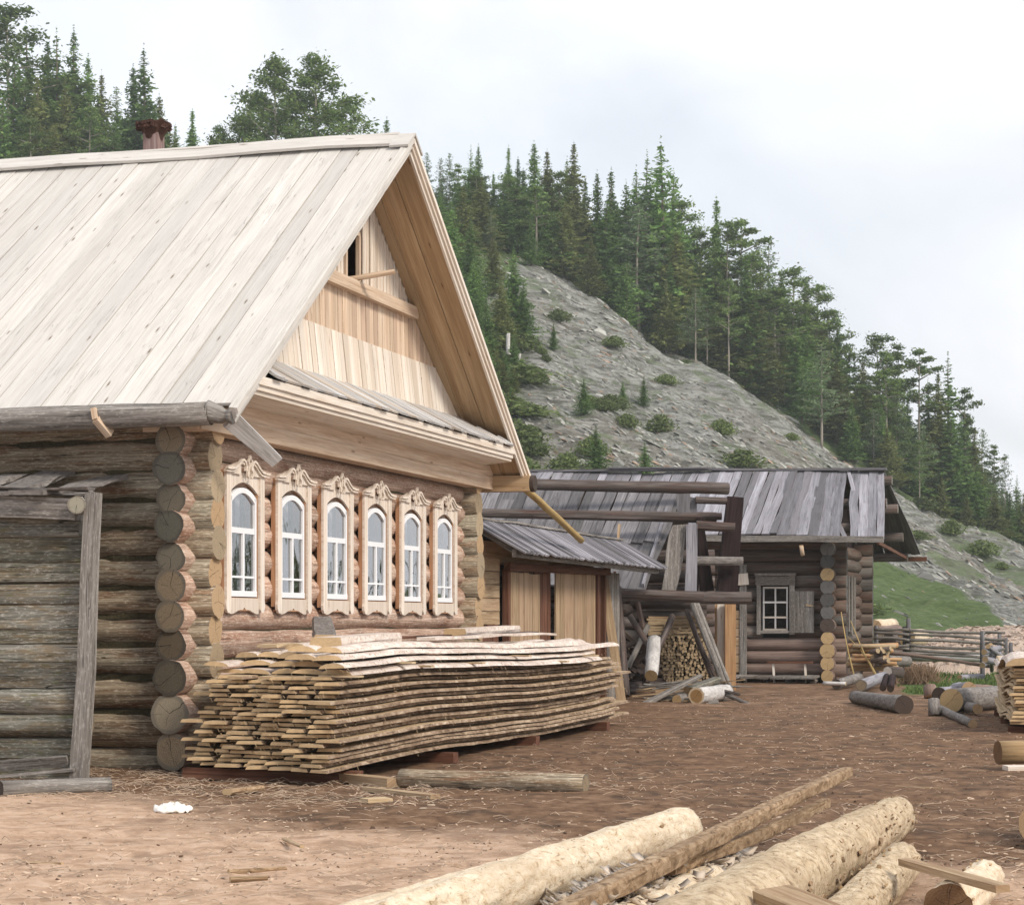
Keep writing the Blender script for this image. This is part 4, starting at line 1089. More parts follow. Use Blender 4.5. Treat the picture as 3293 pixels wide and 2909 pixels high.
glog('branch', rp(1500, 1540, 40.0), rp(1735, 1645, 38.9), .05, .03, 'grey_bark', 'dark_end', 'crooked grey branch lying right of the ringed pale log', 'branch')
glog('branch', rp(1520, 1545, 39.7), rp(1670, 1580, 39.3), .03, .025, 'dark_log', 'dark_end', 'thin dark stick lying right of the ringed pale log', 'branch')
mb = MB(); shard(mb, rp(1510, 1645, 38.6), (.14, .12, .1), 0, tilt=.1); single('stone_block', mb, [M['grey_wood']], 'small grey block on the soil before the ringed pale log', 'block')
# upright bright planks between the frame and the hut
for (xa, xb, yt, yb, Y, m_, lb) in ((1480, 1540, 1020, 1330, 46.5, 'door_board', 'pinkish pale plank of the upright row left of the hut'), (1512, 1535, 1030, 1420, 46.2, 'orange_board', 'narrow orange plank of the upright row left of the hut'),
                      (1532, 1582, 1025, 1440, 46.0, 'pale_board', 'pale weathered plank between two orange ones, left of the hut'), (1580, 1646, 1015, 1510, 45.8, 'orange_board', 'broad bright orange post standing beside the hut porch')):
    mb = MB(); a, b = rp((xa + xb) / 2, yt, Y), rp((xa + xb) / 2, yb, Y); b.z = 0; w = (rp(xb, yt, Y) - rp(xa, yt, Y)).length
    mb.beam(a, b, w, .12, up=(0, 1, 0), seg=4, jit=.004); single('upright_plank', mb, [M[m_]], lb, 'plank', 'upright planks left of the hut')
# ================================================================ FAR HUT (same turn as the house)
random.seed(21)
XP = Vector((7.8, 52.0, 0))
hut = empty('log_hut', XP, RZ, 'old dark log hut with a small shuttered window and a gapped grey plank roof', 'hut')
mb = MB(); mbr = MB()
for i in range(11):
    z = .16 + i * .31
    zz = z + .155
    # front wall (plane x=0) logs; lower ones reddish and newer
    t_ = mbr if i in (0, 1, 2) else mb
    if 1.22 < zz < 2.7:
        t_.log((0, -.42, zz), (0, .98, zz), .165, .16, n=12, seg=4, lump=.05); t_.log((0, 1.66, zz), (0, 10.2, zz), .165, .16, n=12, seg=10, lump=.05)
    else: t_.log((0, -.42, zz), (0, 10.2, zz), .17, .16, n=12, seg=14, lump=.05)
part('front_wall', mb, [M['hut_log'], M['dark_end']], hut); part('lower_wall', mbr, [M['red_log'], M['dark_end']], hut)
mb = MB(); mbn = MB(); mbo = MB()
for i in range(11):
    z = .16 + i * .31; r = U(.15, .19)
    tgt = mbn if i in (0, 1, 2, 3) else (mbo if i == 8 else mb)
    for y in (0,):
        if i > 0 and 1.2 < z < 2.6:
            tgt.log((-.45, y, z), (1.9, y, z), r, r, n=14, seg=3); mb.log((3.3, y, z), (5.8, y, z), r, r, n=12, seg=3)
        else: tgt.log((-.45, y, z), (1.9, y, z), r, r, n=14, seg=3); mb.log((1.9, y, z), (5.8, y, z), r, r, n=12, seg=4)
        mb.log((-.4, y + 5.2, z), (5.6, y + 5.2, z), r, r, n=8, seg=3)
    mb.log((5.4, -.45, z + .155), (5.4, 9, z + .155), .16, .16, n=12, seg=6)
part('gable_wall', mb, [M['hut_log'], M['dark_end']], hut)
part('gable_log', mbo, [M['hut_log'], M['fresh_end']], hut, label='single dark log with a fresh yellow end')
part('gable_wall', mbn, [M['red_log'], M['fresh_end']], hut, label='newer reddish gable logs with fresh yellow ends')
mb = MB()   # window in the side, boarded over
for k, y in enumerate((2.0, 2.35, 2.65, 2.95, 3.25)):
    mb.beam((y, -.22 - .02 * (k % 2), 1.15 + U(0, .1)), (y, -.22 - .02 * (k % 2), 2.65), U(.16, .26), .04, up=(0, 1, 0), seg=3)
part('boarded_window', mb, [M['grey_wood']], hut)
mb = MB()
for k in range(3): mb.beam((-.1, -.20, 2.72 + k * .3), (3.2, -.20, 2.72 + k * .3), .1, .26, seg=2)
# front window
w = empty('window', (0, 0, 0), 0, None, None); w.parent = hut
bpy.data.objects.remove(w)
mb = MB()
for a, b, ww in (((-.2, 1.72, 1.18), (-.2, 1.72, 2.62), .10), ((-.2, .90, 1.18), (-.2, .90, 2.64), .13)): mb.beam(a, b, .05, ww, up=(0, 1, 0), seg=2)
mb.beam((-.21, .82, 2.50), (-.21, 1.80, 2.50), .05, .22); mb.beam((-.21, .80, 2.655), (-.21, 1.82, 2.655), .07, .06); mb.beam((-.19, .96, 1.24), (-.19, 1.68, 1.24), .08, .07)
wn_ = part('window', mb, [M['grey_wood']], hut)
mb = MB()
for y in (1.02, 1.31, 1.60): mb.beam((-.18, y, 1.29), (-.18, y, 2.34), .045, .035, up=(0, 1, 0))
for z in (1.30, 1.60, 1.97, 2.33): mb.beam((-.185, 1.0, z), (-.185, 1.62, z), .04, .045)
part('sash', mb, [M['pent_board']], wn_)
mb = MB(); mb.quad([(-.165, 1.0, 1.28), (-.165, 1.62, 1.28), (-.165, 1.62, 2.36), (-.165, 1.0, 2.36)]); part('pane', mb, [M['glass']], wn_)
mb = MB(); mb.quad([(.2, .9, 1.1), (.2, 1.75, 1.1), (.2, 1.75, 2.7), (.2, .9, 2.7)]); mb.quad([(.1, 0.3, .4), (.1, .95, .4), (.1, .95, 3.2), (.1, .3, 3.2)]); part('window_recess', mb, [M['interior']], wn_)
mb = MB()
for k in range(3): mb.beam((-.24, .45 + k * .2, 1.22), (-.24, .45 + k * .2, 2.24), .195, .03, up=(1, 0, 0), jit=.003)
sh = part('shutter', mb, [M['grey_wood']], hut)
mb = MB(); mb.beam((-.27, .36, 1.88), (-.27, .55, 1.90), .03, .04); part('latch', mb, [M['door_board']], sh)
# doorway frame left of the window and reddish panel
mb = MB(); mb.beam((-.24, 2.10, 0), (-.24, 2.10, 2.9), .05, .17, up=(0, 1, 0), seg=2); part('door_frame', mb, [M['grey_wood']], hut)
mb = MB()
for k in range(7): mb.beam((-.22, 2.2, .35 + k * .22), (-.22, 2.75, .35 + k * .22), .04, .2, seg=2, jit=.005)
part('door_panel', mb, [M['door_board']], hut)
mb = MB(); mb.beam((-.30, 2.10, 2.40), (-.34, 2.12, 2.68), .30, .03, up=(1, 0, 0)); part('notice_board', mb, [M['pale_board']], hut)
# roof
mb = MB(); y = -1.45; Rzr = 5.35; EZ = 3.46; k = 0; mbg = MB()
sag = lambda y: .05 * math.sin(y * .9) + .018 * (y + 1.4)
while y < 9.9:
    w = U(.17, .30); t = (y + 1.45) / 3
    lean = .55 * (1 - math.exp(-max(0, t))) * 0 
    yr = y + (.40 if y < -.8 else .40 * max(0, 1 - (y + .8) / 2))
    if k not in (4,): mb.beam((-.98 - U(0, .06), y + w / 2, EZ + .05 + sag(y)), (2.75 + (U(-.9, 0) if R() < .12 else 0) * 0, yr + w / 2, Rzr + sag(y)), w * U(.9, 1.03), .035, up=(-.45, 0, 1), seg=6, warp=.06, jit=.008)
    elif k == 4: mb.beam((-.9, y + w / 2, EZ + .05), (.2, yr + w / 2, EZ + .55), w * .6, .03, up=(-.45, 0, 1)); mb.beam((1.2, y + w / 2, EZ + 1.1), (2.7, yr + w / 2, Rzr), w * .5, .03, up=(-.45, 0, 1))
    y += w; k += 1
rf = part('roof', mb, [M['hut_roof']], hut)
mb = MB(); y = -1.6
while y < 9.9:
    w = U(.2, .3); mb.beam((6.9, y + w / 2, EZ - .1), (2.7, max(y, -1.05) + w / 2, Rzr), w * .97, .035, up=(.45, 0, 1), seg=3, warp=.04); y += w
part('rear_slope', mb, [M['old_roof']], rf)
mb = MB(); mb.beam((2.72, -1.1, Rzr + .05), (2.72, 9.9, Rzr + .22), .28, .06, seg=12, warp=.05, up=(0, 0, 1)); mb.beam((2.6, 3.5, Rzr + .16), (2.6, 6.2, Rzr + .22), .2, .04, seg=3)
part('ridge_cap', mb, [M['old_roof']], rf)
mb = MB(); mb.beam((-1.02, -1.42, EZ), (-1.02, 9.8, EZ + .2), .10, .15, seg=10, warp=.04); part('eaves_board', mb, [M['grey_wood']], rf)
mb = MB()
for x, z in ((.1, EZ + .32), (1.3, 4.45), (2.6, 5.1), (4.1, 4.45), (5.5, EZ + .3), (6.8, EZ - .2)): mb.log((x, -1.25, z), (x, 5, z), .13, .13, n=10, seg=4)
part('purlin', mb, [M['dark_log'], M['grey_wood']], rf)
mb = MB(); mb.beam((6.95, -1.75, EZ - .25), (6.95, 5, EZ - .2), .1, .12); mb.beam((-.2, -1.2, EZ - .05), (6.9, -1.2, EZ - .22), .06, .08); part('tie_beam', mb, [M['brown_board']], rf)
mb = MB(); mb.prism([(.1, .02, 3.4), (5.3, .02, 3.4), (2.7, .02, Rzr - .2)], None, (0, .05, 0)); part('gable_boarding', mb, [M['black_wood']], hut)
mb = MB(); mb.log((-1.05, .55, 3.33), (-.95, .53, 3.10), .05, .05, n=8, seg=2); part('eave_peg', mb, [M['new_board'], M['log_end_warm']], rf)
# porch planks
mb = MB()
for k in range(6): mb.beam((-.35, .35 + k * .36, .17), (-1.1, .40 + k * .37, .13), .33, .05, jit=.02)
for k in (0, 1, 2, 3): mb.log((-.9, .3 + k * .6, .06), (-.4, .3 + k * .6, .06), .07, n=8, seg=1)
mb.v = [tuple(Vector((XP.x + p[0] * A_.x - p[1] * A_.y, XP.y + p[0] * A_.y + p[1] * A_.x, p[2]))) for p in mb.v]
single('plank_porch', mb, [M['grey_wood'], M['dark_end']], 'low walkway of broad grey planks on the ground before the hut', 'porch')
def XW(x, y, z=0): return Vector((XP.x + x * A_.x - y * A_.y, XP.y + x * A_.y + y * A_.x, z))
bn = empty('bench', XW(-.5, .9), RZ, 'narrow dark bench on two pale legs against the hut wall', 'bench')
mb = MB(); mb.beam((0, -.55, .50), (0, .55, .50), .22, .05); part('seat', mb, [M['brown_board']], bn)
for y in (-.40, .38): mb = MB(); mb.beam((-.05, y, 0), (-.03, y + .03, .475), .05, .05, up=(1, 0, 0)); part('leg', mb, [M['pale_board']], bn)
def r5(x, y, Y): return at(*z5(x, y), Y)
def g5(x, y, z=0.0): return gnd(*z5(x, y), z)
# firewood stack and leaning sticks at the hut corner
for k in range(26):
    zy = 1110 + (k // 5) * 24 + U(-4, 4); zx = 700 + U(-8, 25); Y = 49.8 + U(-.3, .3)
    mb = MB(); a = r5(zx, zy, Y); b = a + Vector((U(.7, 1.2), U(-.1, .3), U(-.04, .04))); a.z = max(.08, a.z)
    mb.log(a, b, U(.04, .06), None, n=7, seg=2); single('split_log', mb, [M['orange_board'] if R() < .6 else M['firewood'], M['firewood']], 'orange split log in the stack at the hut corner', 'firewood', 'firewood stacked at the hut corner')
for k in range(16):
    mb = MB(); a = r5(U(820, 860), U(1130, 1215), 49.4 + U(-.2, .2)); b = a + Vector((U(.1, .3), U(-.5, .3), U(-.05, .1))); mb.log(a, b, .06, None, n=6, seg=1); single('split_log', mb, [M['firewood_bark'], M['firewood']], 'short split log piled end-on right of the hut corner stack', 'firewood', 'split logs piled end-on at the hut corner')
for i, (a, b, lb) in enumerate((((665, 930), (740, 1290), 'leftmost thin stick leaning on the hut corner'), ((715, 975), (865, 1300), 'longest pale stick leaning on the hut corner'), ((700, 1060), (850, 1260), 'middle thin pale stick crossing the hut firewood'))):
    mb = MB(); mb.log(r5(*a, 50.3), r5(*b, 48.6), .012, .018, n=6, seg=5, bend=.06); single('stick', mb, [M['yellow_pole']] * 2, lb, 'stick', 'sticks leaning on the hut corner')
# logs lying round the hut corner
L5 = [((905, 1185), 50, (1020, 1190), 50.5, .17, 'grey_bark', 'log_end', 'grey log lying level right of the hut, upper of two'), ((910, 1245), 48.5, (980, 1248), 48.8, .17, 'dark_log', 'pale_board', 'stubby black log below the level grey log, right of the hut'),
      ((640, 1310), 46.8, (760, 1275), 48.5, .15, 'grey_bark', 'dark_end', 'grey log slanting back at the right end of the porch'), ((770, 1320), 45.4, (890, 1270), 48.0, .17, 'hut_roof', 'log_end', 'pale silvery log slanting back, right of the porch'),
      ((570, 1305), 46.6, (690, 1308), 46.4, .06, 'birch', 'fresh_end', 'thin white birch pole on the ground at the porch end'), ((885, 1330), 44.6, (905, 1270), 45.2, .10, 'black_wood', 'dark_end', 'first short charred post stub right of the hut'),
      ((925, 1335), 44.5, (935, 1270), 45.1, .10, 'black_wood', 'dark_end', 'second taller charred stub beside the grass'), ((840, 1010), 62, (935, 1000), 66, .30, 'peeled', 'log_end_warm', 'pale thick log behind the fence close to the hut, upper one'),
      ((850, 1045), 60, (960, 1030), 64, .28, 'red_log', 'log_end', 'pinkish log behind the fence close to the hut'), ((1010, 1065), 60, (1090, 1062), 61, .34, 'peeled', 'fresh_end', 'bright white log behind the fence, right of its double post'),
      ((905, 1085), 60, (1000, 1090), 61, .36, 'dark_log', 'dark_end', 'dark log behind the fence left of its double post'), ((870, 1140), 57.5, (1010, 1140), 58, .20, 'hut_log', 'dark_end', 'brown log lying behind the fence at its left foot'),
      ((1020, 1165), 57.6, (1450, 1172), 57.6, .17, 'log_long', 'log_end', 'long pale grey log lying along the foot of the fence')]
M['log_long'] = M['pent_board']
for a, Ya, b, Yb, r, m_, e_, lb in L5:
    A_p, B_p = r5(*a, Ya), r5(*b, Yb)
    r *= .75; mn_ = r; A_p.z = max(mn_, A_p.z); B_p.z = max(mn_, B_p.z)
    glog('log', A_p, B_p, r, r * .95, m_, e_, lb, group='logs lying about the hut', n_=12, seg=4)
# big lying logs near the grass
a = g5(735, 1375, .12); b = g5(1105, 1478, .0); A_p = Vector((a.x, a.y, .11)); B_p = Vector((6.35, 34.3, .15))
glog('dark_log', A_p, B_p, .11, .155, 'grey_bark', 'dark_end', 'long dark grey log lying on the soil before the grass patch', n_=18, seg=12, lump=.05)
a = g5(1165, 1455, 0); b = g5(1360, 1545, 0); glog('pointed_log', Vector((a.x, a.y, .07)), Vector((b.x, b.y, .065)), .07, .062, 'grey_bark', 'log_end_warm', 'thin grey log with a hewn pale tip, pointing at the viewer', n_=12)
mb = MB(); p = Vector((b.x, b.y, .10)); d = (p - Vector((a.x, a.y, .11))).normalized()
glog('thick_log', Vector((r5(1247, 1397, 34.8).x, 34.8, .20)), Vector((9.1, 37.6, .20)), .20, .19, 'grey_bark', 'fresh_end', 'thick log with a big yellow sawn face turned to the viewer', n_=22)
glog('thick_log', Vector((r5(1180, 1340, 37.4).x, 37.4, .2)), Vector((r5(1360, 1300, 38.6).x, 38.6, .2)), .14, .15, 'hut_roof', 'dark_end', 'pale grey log lying crosswise behind the yellow-ended log', n_=16)
glog('thick_log', Vector((r5(1340, 1385, 36.2).x, 36.2, .34)), Vector((r5(1270, 1330, 38.4).x, 38.4, .26)), .13, .13, 'hut_roof', 'log_end_warm', 'short pinkish-ended log resting behind the yellow-ended log', n_=16)
glog('thick_log', Vector((r5(1350, 1320, 38.5).x, 38.5, .26)), Vector((r5(1460, 1312, 39.5).x, 39.5, .2)), .11, .11, 'red_log', 'log_end_warm', 'tan log lying between the grey logs and the board stack', n_=14)
glog('split_post', Vector((r5(1385, 1475, 33.5).x, 33.5, .12)), Vector((r5(1310, 1420, 35.5).x, 35.5, .09)), .08, .08, 'grey_bark', 'log_end_warm', 'small half-round log with a pink sawn end beside the yellow-ended log', n_=10)
glog('stump_block', Vector((r5(1160, 1476, 33.6).x, 33.6, .0)), Vector((r5(1160, 1476, 33.6).x, 33.7, .26)), .10, .09, 'grey_bark', 'log_end', 'little upright block between the dark log and the thin log', 'block', n_=10, seg=2)
glog('stump_block', Vector((r5(1137, 1305, 41.8).x, 41.8, 0)), Vector((r5(1137, 1305, 41.8).x, 41.9, .22)), .13, .13, 'red_log', 'log_end_warm', 'small reddish block sitting alone on the grass', 'block', n_=10, seg=2)
# ---------- pole fence
fn = empty('pole_fence', (12.0, 56.5, 0), 0, 'fence of long thin horizontal poles tied to thin posts behind the hut yard', 'fence')
fcn = Vector((12.0, 56.5, 0))
FY = 56.5
for i, (zx, yt, yb, Y) in enumerate(((1410, 1030, 1290, FY - .7), (1500, 1035, 1200, FY + .8), (1533, 1065, 1215, FY + .5), (1000, 1005, 1150, FY + .2), (1020, 962, 1150, FY + .1), (850, 1000, 1150, FY + 1.5), (1560, 1090, 1215, FY + 1))):
    mb = MB(); a, b = r5(zx, yt, Y), r5(zx + 2, yb, Y); b.z = -.1; mb.log(b, a, .07, .055, n=8, seg=4); part('post', toloc(mb, fcn), [M['old_roof'], M['dark_end']], fn)
for i, (ya, yb) in enumerate(((1018, 1040), (1040, 1072), (1068, 1100), (1095, 1122), (1118, 1148), (1140, 1170))):
    for (xa, xb) in ((838, 1025), (1005, 1425), (1400, 1530)):
        f = lambda x: ya + (yb - ya) * (x - 838) / 650
        mb = MB(); mb.log(r5(xa, f(xa) + U(-3, 3), FY), r5(xb, f(xb) + U(-3, 3), FY - .3), .042, .038, n=8, seg=6, bend=.05); part('rail', toloc(mb, fcn), [M['grey_wood'], M['dark_end']], fn)
mb = MB(); mb.log(r5(835, 1135, 55.5), r5(1455, 1218, 54.5), .05, .045, n=8, seg=8, bend=.05)
single('loose_pole', mb, [M['red_log'], M['log_end_warm']], 'long thin reddish pole slanting down along the pole fence', 'pole')
for i, (a, b, r) in enumerate((((1420, 1140), (1500, 1120), .08), ((1410, 1210), (1500, 1150), .08), ((1440, 1110), (1540, 1190), .07), ((1425, 1180), (1560, 1210), .09), ((1290, 1280), (1410, 1270), .08), ((1455, 1100), (1460, 1240), .05))):
    A_p, B_p = r5(*a, 53.5), r5(*b, 54.5); A_p.z = max(.08, A_p.z); B_p.z = max(.08, B_p.z)
    glog('fence_pole', A_p, B_p, r, r, 'hut_roof', 'log_end_warm', 'grey pole in the tangle at the right end of the pole fence' , 'pole', 'tangled poles at the fence corner', n_=8, seg=3)
# ---------- shavings heap behind the fence
mb = MB(); nx, ny = 60, 26
M['shavings'] = plain('shavings', (.60, .47, .38), nsc=14, amt=.6, bump=.05)
vs = {}
for j in range(ny):
    for i in range(nx):
        u, v_ = i / (nx - 1), j / (ny - 1)
        X = 10.9 + 8 * u + 1.5 * v_; Y = 60 + 10 * v_
        h = math.sin(PI * min(1, v_ * 1.0)) ** .7 * (1 - abs(u - .42) * 1.0) * 1.35 + .3 * mn.noise(Vector((X * .6, Y * .6, 3)))
        h *= sstep(0, .12, u) * sstep(1, .7, u) * sstep(0, .1, v_) * sstep(1, .85, v_)
        vs[i, j] = len(mb.v); mb.v.append((X, Y, max(-.05, h) + U(-.04, .04) - .03))
for j in range(ny - 1):
    for i in range(nx - 1): mb.face((vs[i, j], vs[i + 1, j], vs[i + 1, j + 1], vs[i, j + 1]), [(i * .24, j * .45), (i * .24 + .24, j * .45), (i * .24 + .24, j * .45 + .45), (i * .24, j * .45 + .45)], 0)
for k in range(1800):
    i, j = random.randrange(3, nx - 4), random.randrange(2, ny - 6); p = mb.v[vs[i, j]]; shard(mb, (p[0] + U(-.2, .2), p[1] + U(-.3, .3), p[2] + .03), (U(.05, .16), .04, .015), 0, tilt=.5)
single('shavings_heap', mb, [M['shavings']], 'broad heap of pale tan chips and shavings behind the pole fence', 'chips', kind='stuff')
# ================================================================ BIG BOARD STACK under the windows (house frame)
random.seed(33)
def PW(x, y, z): return HW(x, y, z)
def wave(x, k): return .030 * math.sin((x + 1.6) * .55 + .3) * min(1, max(0, (x + 1.6) / 2)) + .004 * math.sin((x + 1.6) * 2.3 + k * .7)
def stack_board(x0, x1, y, w, z, th, slab=False, k=0, tilt=0, mats=None, label='', group=None, frame=PW, bend=None, jag=.020, nseg=34, cat='board', name='sawn_board'):
    s1_, s2_, s3_ = U(-.004, .004), U(0, 6.3), U(-.02, .02)
    b0 = bend or (lambda x: wave(x, k)); bend = lambda x: b0(x) + s1_ * math.sin(x * 1.1 + s2_)
    yaw = U(-.009, .009); y += s3_; mb = MB(); ph = R() * 90; rings = []; ca, cb = U(-.05, .05), U(-.08, .08)
    for j in range(nseg + 1):
        t = j / nseg; x = x0 + (x1 - x0) * t; z_ = z + bend(x) + .004 * mn.noise(Vector((x * 3, ph, 1)))
        e0 = jag * 1.2 * mn.noise(Vector((x * 2.2 + ph, 0, 0))) + jag * .8 * mn.noise(Vector((x * 9 + ph, 0, 0))); e1 = jag * 1.2 * mn.noise(Vector((x * 2.2 + ph, 7, 0))) + jag * .8 * mn.noise(Vector((x * 9 + ph, 3, 0)))
        ww = w * (1 - .06 * t)
        if slab:
            pts = [(-ww / 2 + e0, 0)] + [(ww / 2 * math.cos(a) * .98 + (e0 if math.cos(a) < 0 else e1), th * math.sin(a) * (1 + .15 * mn.noise(Vector((x * 3 + ph, a, 0))))) for a in (PI * .84, PI * .66, PI * .5, PI * .34, PI * .16)] + [(ww / 2 + e1, 0)]
        else:
            b = U(.008, .016) if False else .012
            pts = [(-ww / 2 + e0, 0), (-ww / 2 + e0 + b * 1.4, th), (ww / 2 + e1 - b * 1.4, th), (ww / 2 + e1, 0)]
        dx = (ca if j == 0 else cb if j == nseg else 0)
        rings.append([frame(x + dx * (p[0] / w) * 2, y + p[0] + yaw * (x - 4), z_ + p[1] + tilt * p[0]) for p in pts])
    if slab: ms = [1] * 6 + [0]
    else: ms = [1, 0, 1, 0]
    mb.sweep(rings, me=2, capuv='metric', mside=ms)
    return single(name, mb, mats or [M['sawn'], M['stack_bark'], M['sawn_end']], label, cat, group)
z = .13; lay = 0
while lay < 20:
    th = U(.025, .031); y = -2.20 + U(-.06, .10) + (.004 * lay); xe = 10.1 + U(-.6, .5)
    while y < -.52 - .012 * lay:
        w = U(.17, .26); yc = y + w / 2
        x0 = -1.62 + (yc + 2.2) * .42 + U(-.13, .14) + lay * .010
        if lay == 0 and yc < -2.0: x0 -= .12
        front = yc < -1.9
        stack_board(x0, xe + U(-.5, .35), yc, w, z, th, k=lay * .15, label='long sawn board with bark edges inside the big stack under the windows', group='boards in the big stack under the windows', nseg=44 if front else 10)
        y += w + U(.0, .018)
    z += th + U(.011, .018); lay += 1
ztop = z
for lay2 in range(4):
    th = U(.048, .060); y = -2.22 + U(-.05, .1) + lay2 * .05; xe = 9.3 + U(-.7, .4)
    while y < -.60 - .1 * lay2 + (.0 if lay2 < 3 else -.4):
        w = U(.22, .34); yc = y + w / 2
        x0 = -1.5 + (yc + 2.2) * .42 + U(-.1, .45) + lay2 * .14
        stack_board(x0, xe + U(-.8, .4), yc, w, z, th * U(.8, 1.1), slab=True, k=lay2 * .3 + 3, tilt=U(-.06, .06), mats=[M['sawn'], M['slab_bark'], M['sawn_end']], label='thick bark-backed slab in the upper layers of the big stack', group='slabs on top of the big stack', nseg=28)
        y += w + U(.0, .05)
    z += .070
# odd pieces on the top
zt = z + .02
def top_piece(a, b, w, th, mat, label, cat='board', slab=True, arch_=0.0):
    a = Vector(a); b = Vector(b); L = (b - a); 
    mb = MB(); mb.beam(PW(*a), PW(*b), w, th, seg=8, warp=.03, jit=.008) if not slab else mb.log(PW(*a), PW(*b), w / 2, w / 2 * .9, n=12, seg=8, flat=dict(top=.35, bot=.35), lump=.06)
    return single('loose_slab', mb, [M[mat], M['sawn_end']], label, cat, 'odd pieces lying on the big stack')
top_piece((1.3, -1.0, zt + .02), (2.5, -.50, zt + .22), .24, .04, 'grey_bark', 'grey lichen-covered slab tilted on top of the big stack', slab=True)
top_piece((-.5, -1.7, zt - .01), (1.9, -1.5, zt + .03), .34, .05, 'slab_bark', 'thick pale slab with a cut end on the near top of the stack')
top_piece((3.0, -1.5, zt + .02), (8.8, -1.2, zt + .05), .16, .03, 'dark_log', 'long dark board lying along the far top of the stack', slab=False)
top_piece((.6, -1.3, zt + .02), (4.2, -1.4, zt + .03), .15, .025, 'brown_board', 'thin brown board lying along the middle top of the stack', slab=False)
top_piece((2.0, -1.9, zt + .02), (7.8, -1.7, zt + .04), .20, .03, 'slab_bark', 'long pale board nearest the yard on the stack top', slab=False)
top_piece((5.5, -1.1, zt + .06), (8.4, -1.0, zt + .10), .30, .03, 'slab_bark', 'curled strip of pale bark on the far end of the stack')
top_piece((-.2, -.95, zt - .04), (1.4, -1.1, zt - .02), .22, .03, 'sawn', 'short yellow board at the near top corner by the wall', slab=False)
# sleepers and the logs under and beside the stack
for x, lb in ((-1.05, 'first squared sleeper under the near end of the big stack'), (1.9, 'second sleeper under the big stack, its end in the gap'), (5.2, 'third sleeper under the big stack'), (8.9, 'sleeper under the far end of the big stack')):
    mb = MB(); mb.beam(PW(x, -2.25, .055), PW(x + .08, -.45, .055), .15, .11, seg=3, jit=.006); single('sleeper', mb, [M['brown_board']], lb, 'beam', 'sleepers under the big stack')
glog('ground_log', gnd(1290, 2500, .085), gnd(1884, 2519, .085), .085, .09, 'side_log', 'log_end', 'grey-brown log lying on the soil in front of the big stack', n_=16, seg=12)
mb = MB(); mb.beam(PW(-1.55, -2.75, .05), PW(-.9, -1.9, .05), .14, .08, seg=3, jit=.006); single('ground_plank', mb, [M['door_board']], 'short brown timber on the soil at the near corner of the stack', 'plank')
mb = MB(); a, b = gnd(1180, 2535, .03), gnd(1400, 2560, .03); mb.beam(a, b, .10, .04, seg=3, jit=.006); single('ground_plank', mb, [M['door_board']], 'narrow tan board on the soil below the gap of the stack', 'plank')
mb = MB(); a, b = gnd(1170, 2572, .02), gnd(1250, 2568, .02); mb.beam(a, b, .16, .03, jit=.01); single('ground_plank', mb, [M['sawn']], 'short flat pale offcut on the soil in front of the stack', 'plank')
for k in range(7):      # thin crosswise laths between layers
    x = (-1.2, .9, 2.7, 4.6, 6.4, 8.0, .3)[k]; zz = ztop + (.0, .05, .05, .1, .0, .05, .1)[k]
    mb = MB(); mb.beam(PW(x, -2.32, zz - .004), PW(x + .05, -1.9, zz - .004), .09, .02, jit=.004); single('lath', mb, [M['sawn']], 'short cross lath sticking out between layers of the big stack', 'lath', 'cross laths in the big stack')
# shreds of bark hanging off the board edges
mb = MB()
for k in range(1000):
    x = -1.7 + 12 * R() ** 1.6; zz = U(.15, ztop + .25); yy = -2.24 + U(-.02, .03)
    if R() < .35: x = -1.6 + U(0, .6); yy = -2.2 + (x + 1.62) / .42; x -= .03
    a = PW(x, yy, zz); L = U(.01, .04); an = U(-1, 1)
    b = a + Vector((math.cos(an) * L * .5, math.sin(an) * L * .3, -L * U(0, 1)))
    mb.beam(a, b, .004, .002, up=(.3, .9, .1))
single('bark_shreds', mb, [M['sawn']], 'thin shreds of bark and splinters clinging to the board stack', 'shreds', kind='stuff')

# ================================================================ SECOND STACK at the right edge
S2 = Vector((6.62, 28.0, 0)); ca_, sa_ = .19, .982
def SW(x, y, z): return Vector((S2.x + x * ca_ + y * sa_, S2.y + x * sa_ - y * ca_, z))
z = .10
for lay in range(17):
    th = .034; y = U(-.04, .05) - .0 * lay
    while y < 2.2:
        w = U(.2, .3)
        stack_board(U(-.1, .1) + lay * .012, 6.6 + U(-.2, .2), y + w / 2, w, z, th, k=lay * .2, label='tan board in the stack at the right edge of the yard', group='boards in the right-hand stack', frame=SW, bend=lambda x: .06 * math.sin(x * 1.0 + .6), nseg=14, mats=[M['sawn'], M['sawn_warm'] if 'sawn_warm' in M else M['sawn'], M['sawn_end']])
        y += w + .01
    z += .047
for k in range(4):
    y = .15 + k * .38
    stack_board(-.1 + U(0, .3), 6.2, y, .42, z, .10, slab=True, tilt=U(-.2, .2), label='broad pale slab lying on top of the right-hand stack', group='slabs on the right-hand stack', frame=SW, bend=lambda x: .09 * math.sin(x * .9 + .2), nseg=16, mats=[M['sawn'], M['slab_bark'], M['sawn_end']])
for x in (.3, 3, 5.8):
    mb = MB(); mb.beam(SW(x, -.05, .05), SW(x, 2.2, .05), .12, .10); single('sleeper', mb, [M['brown_board']], 'dark sleeper under the right-hand board stack', 'beam', 'sleepers under the right-hand stack')
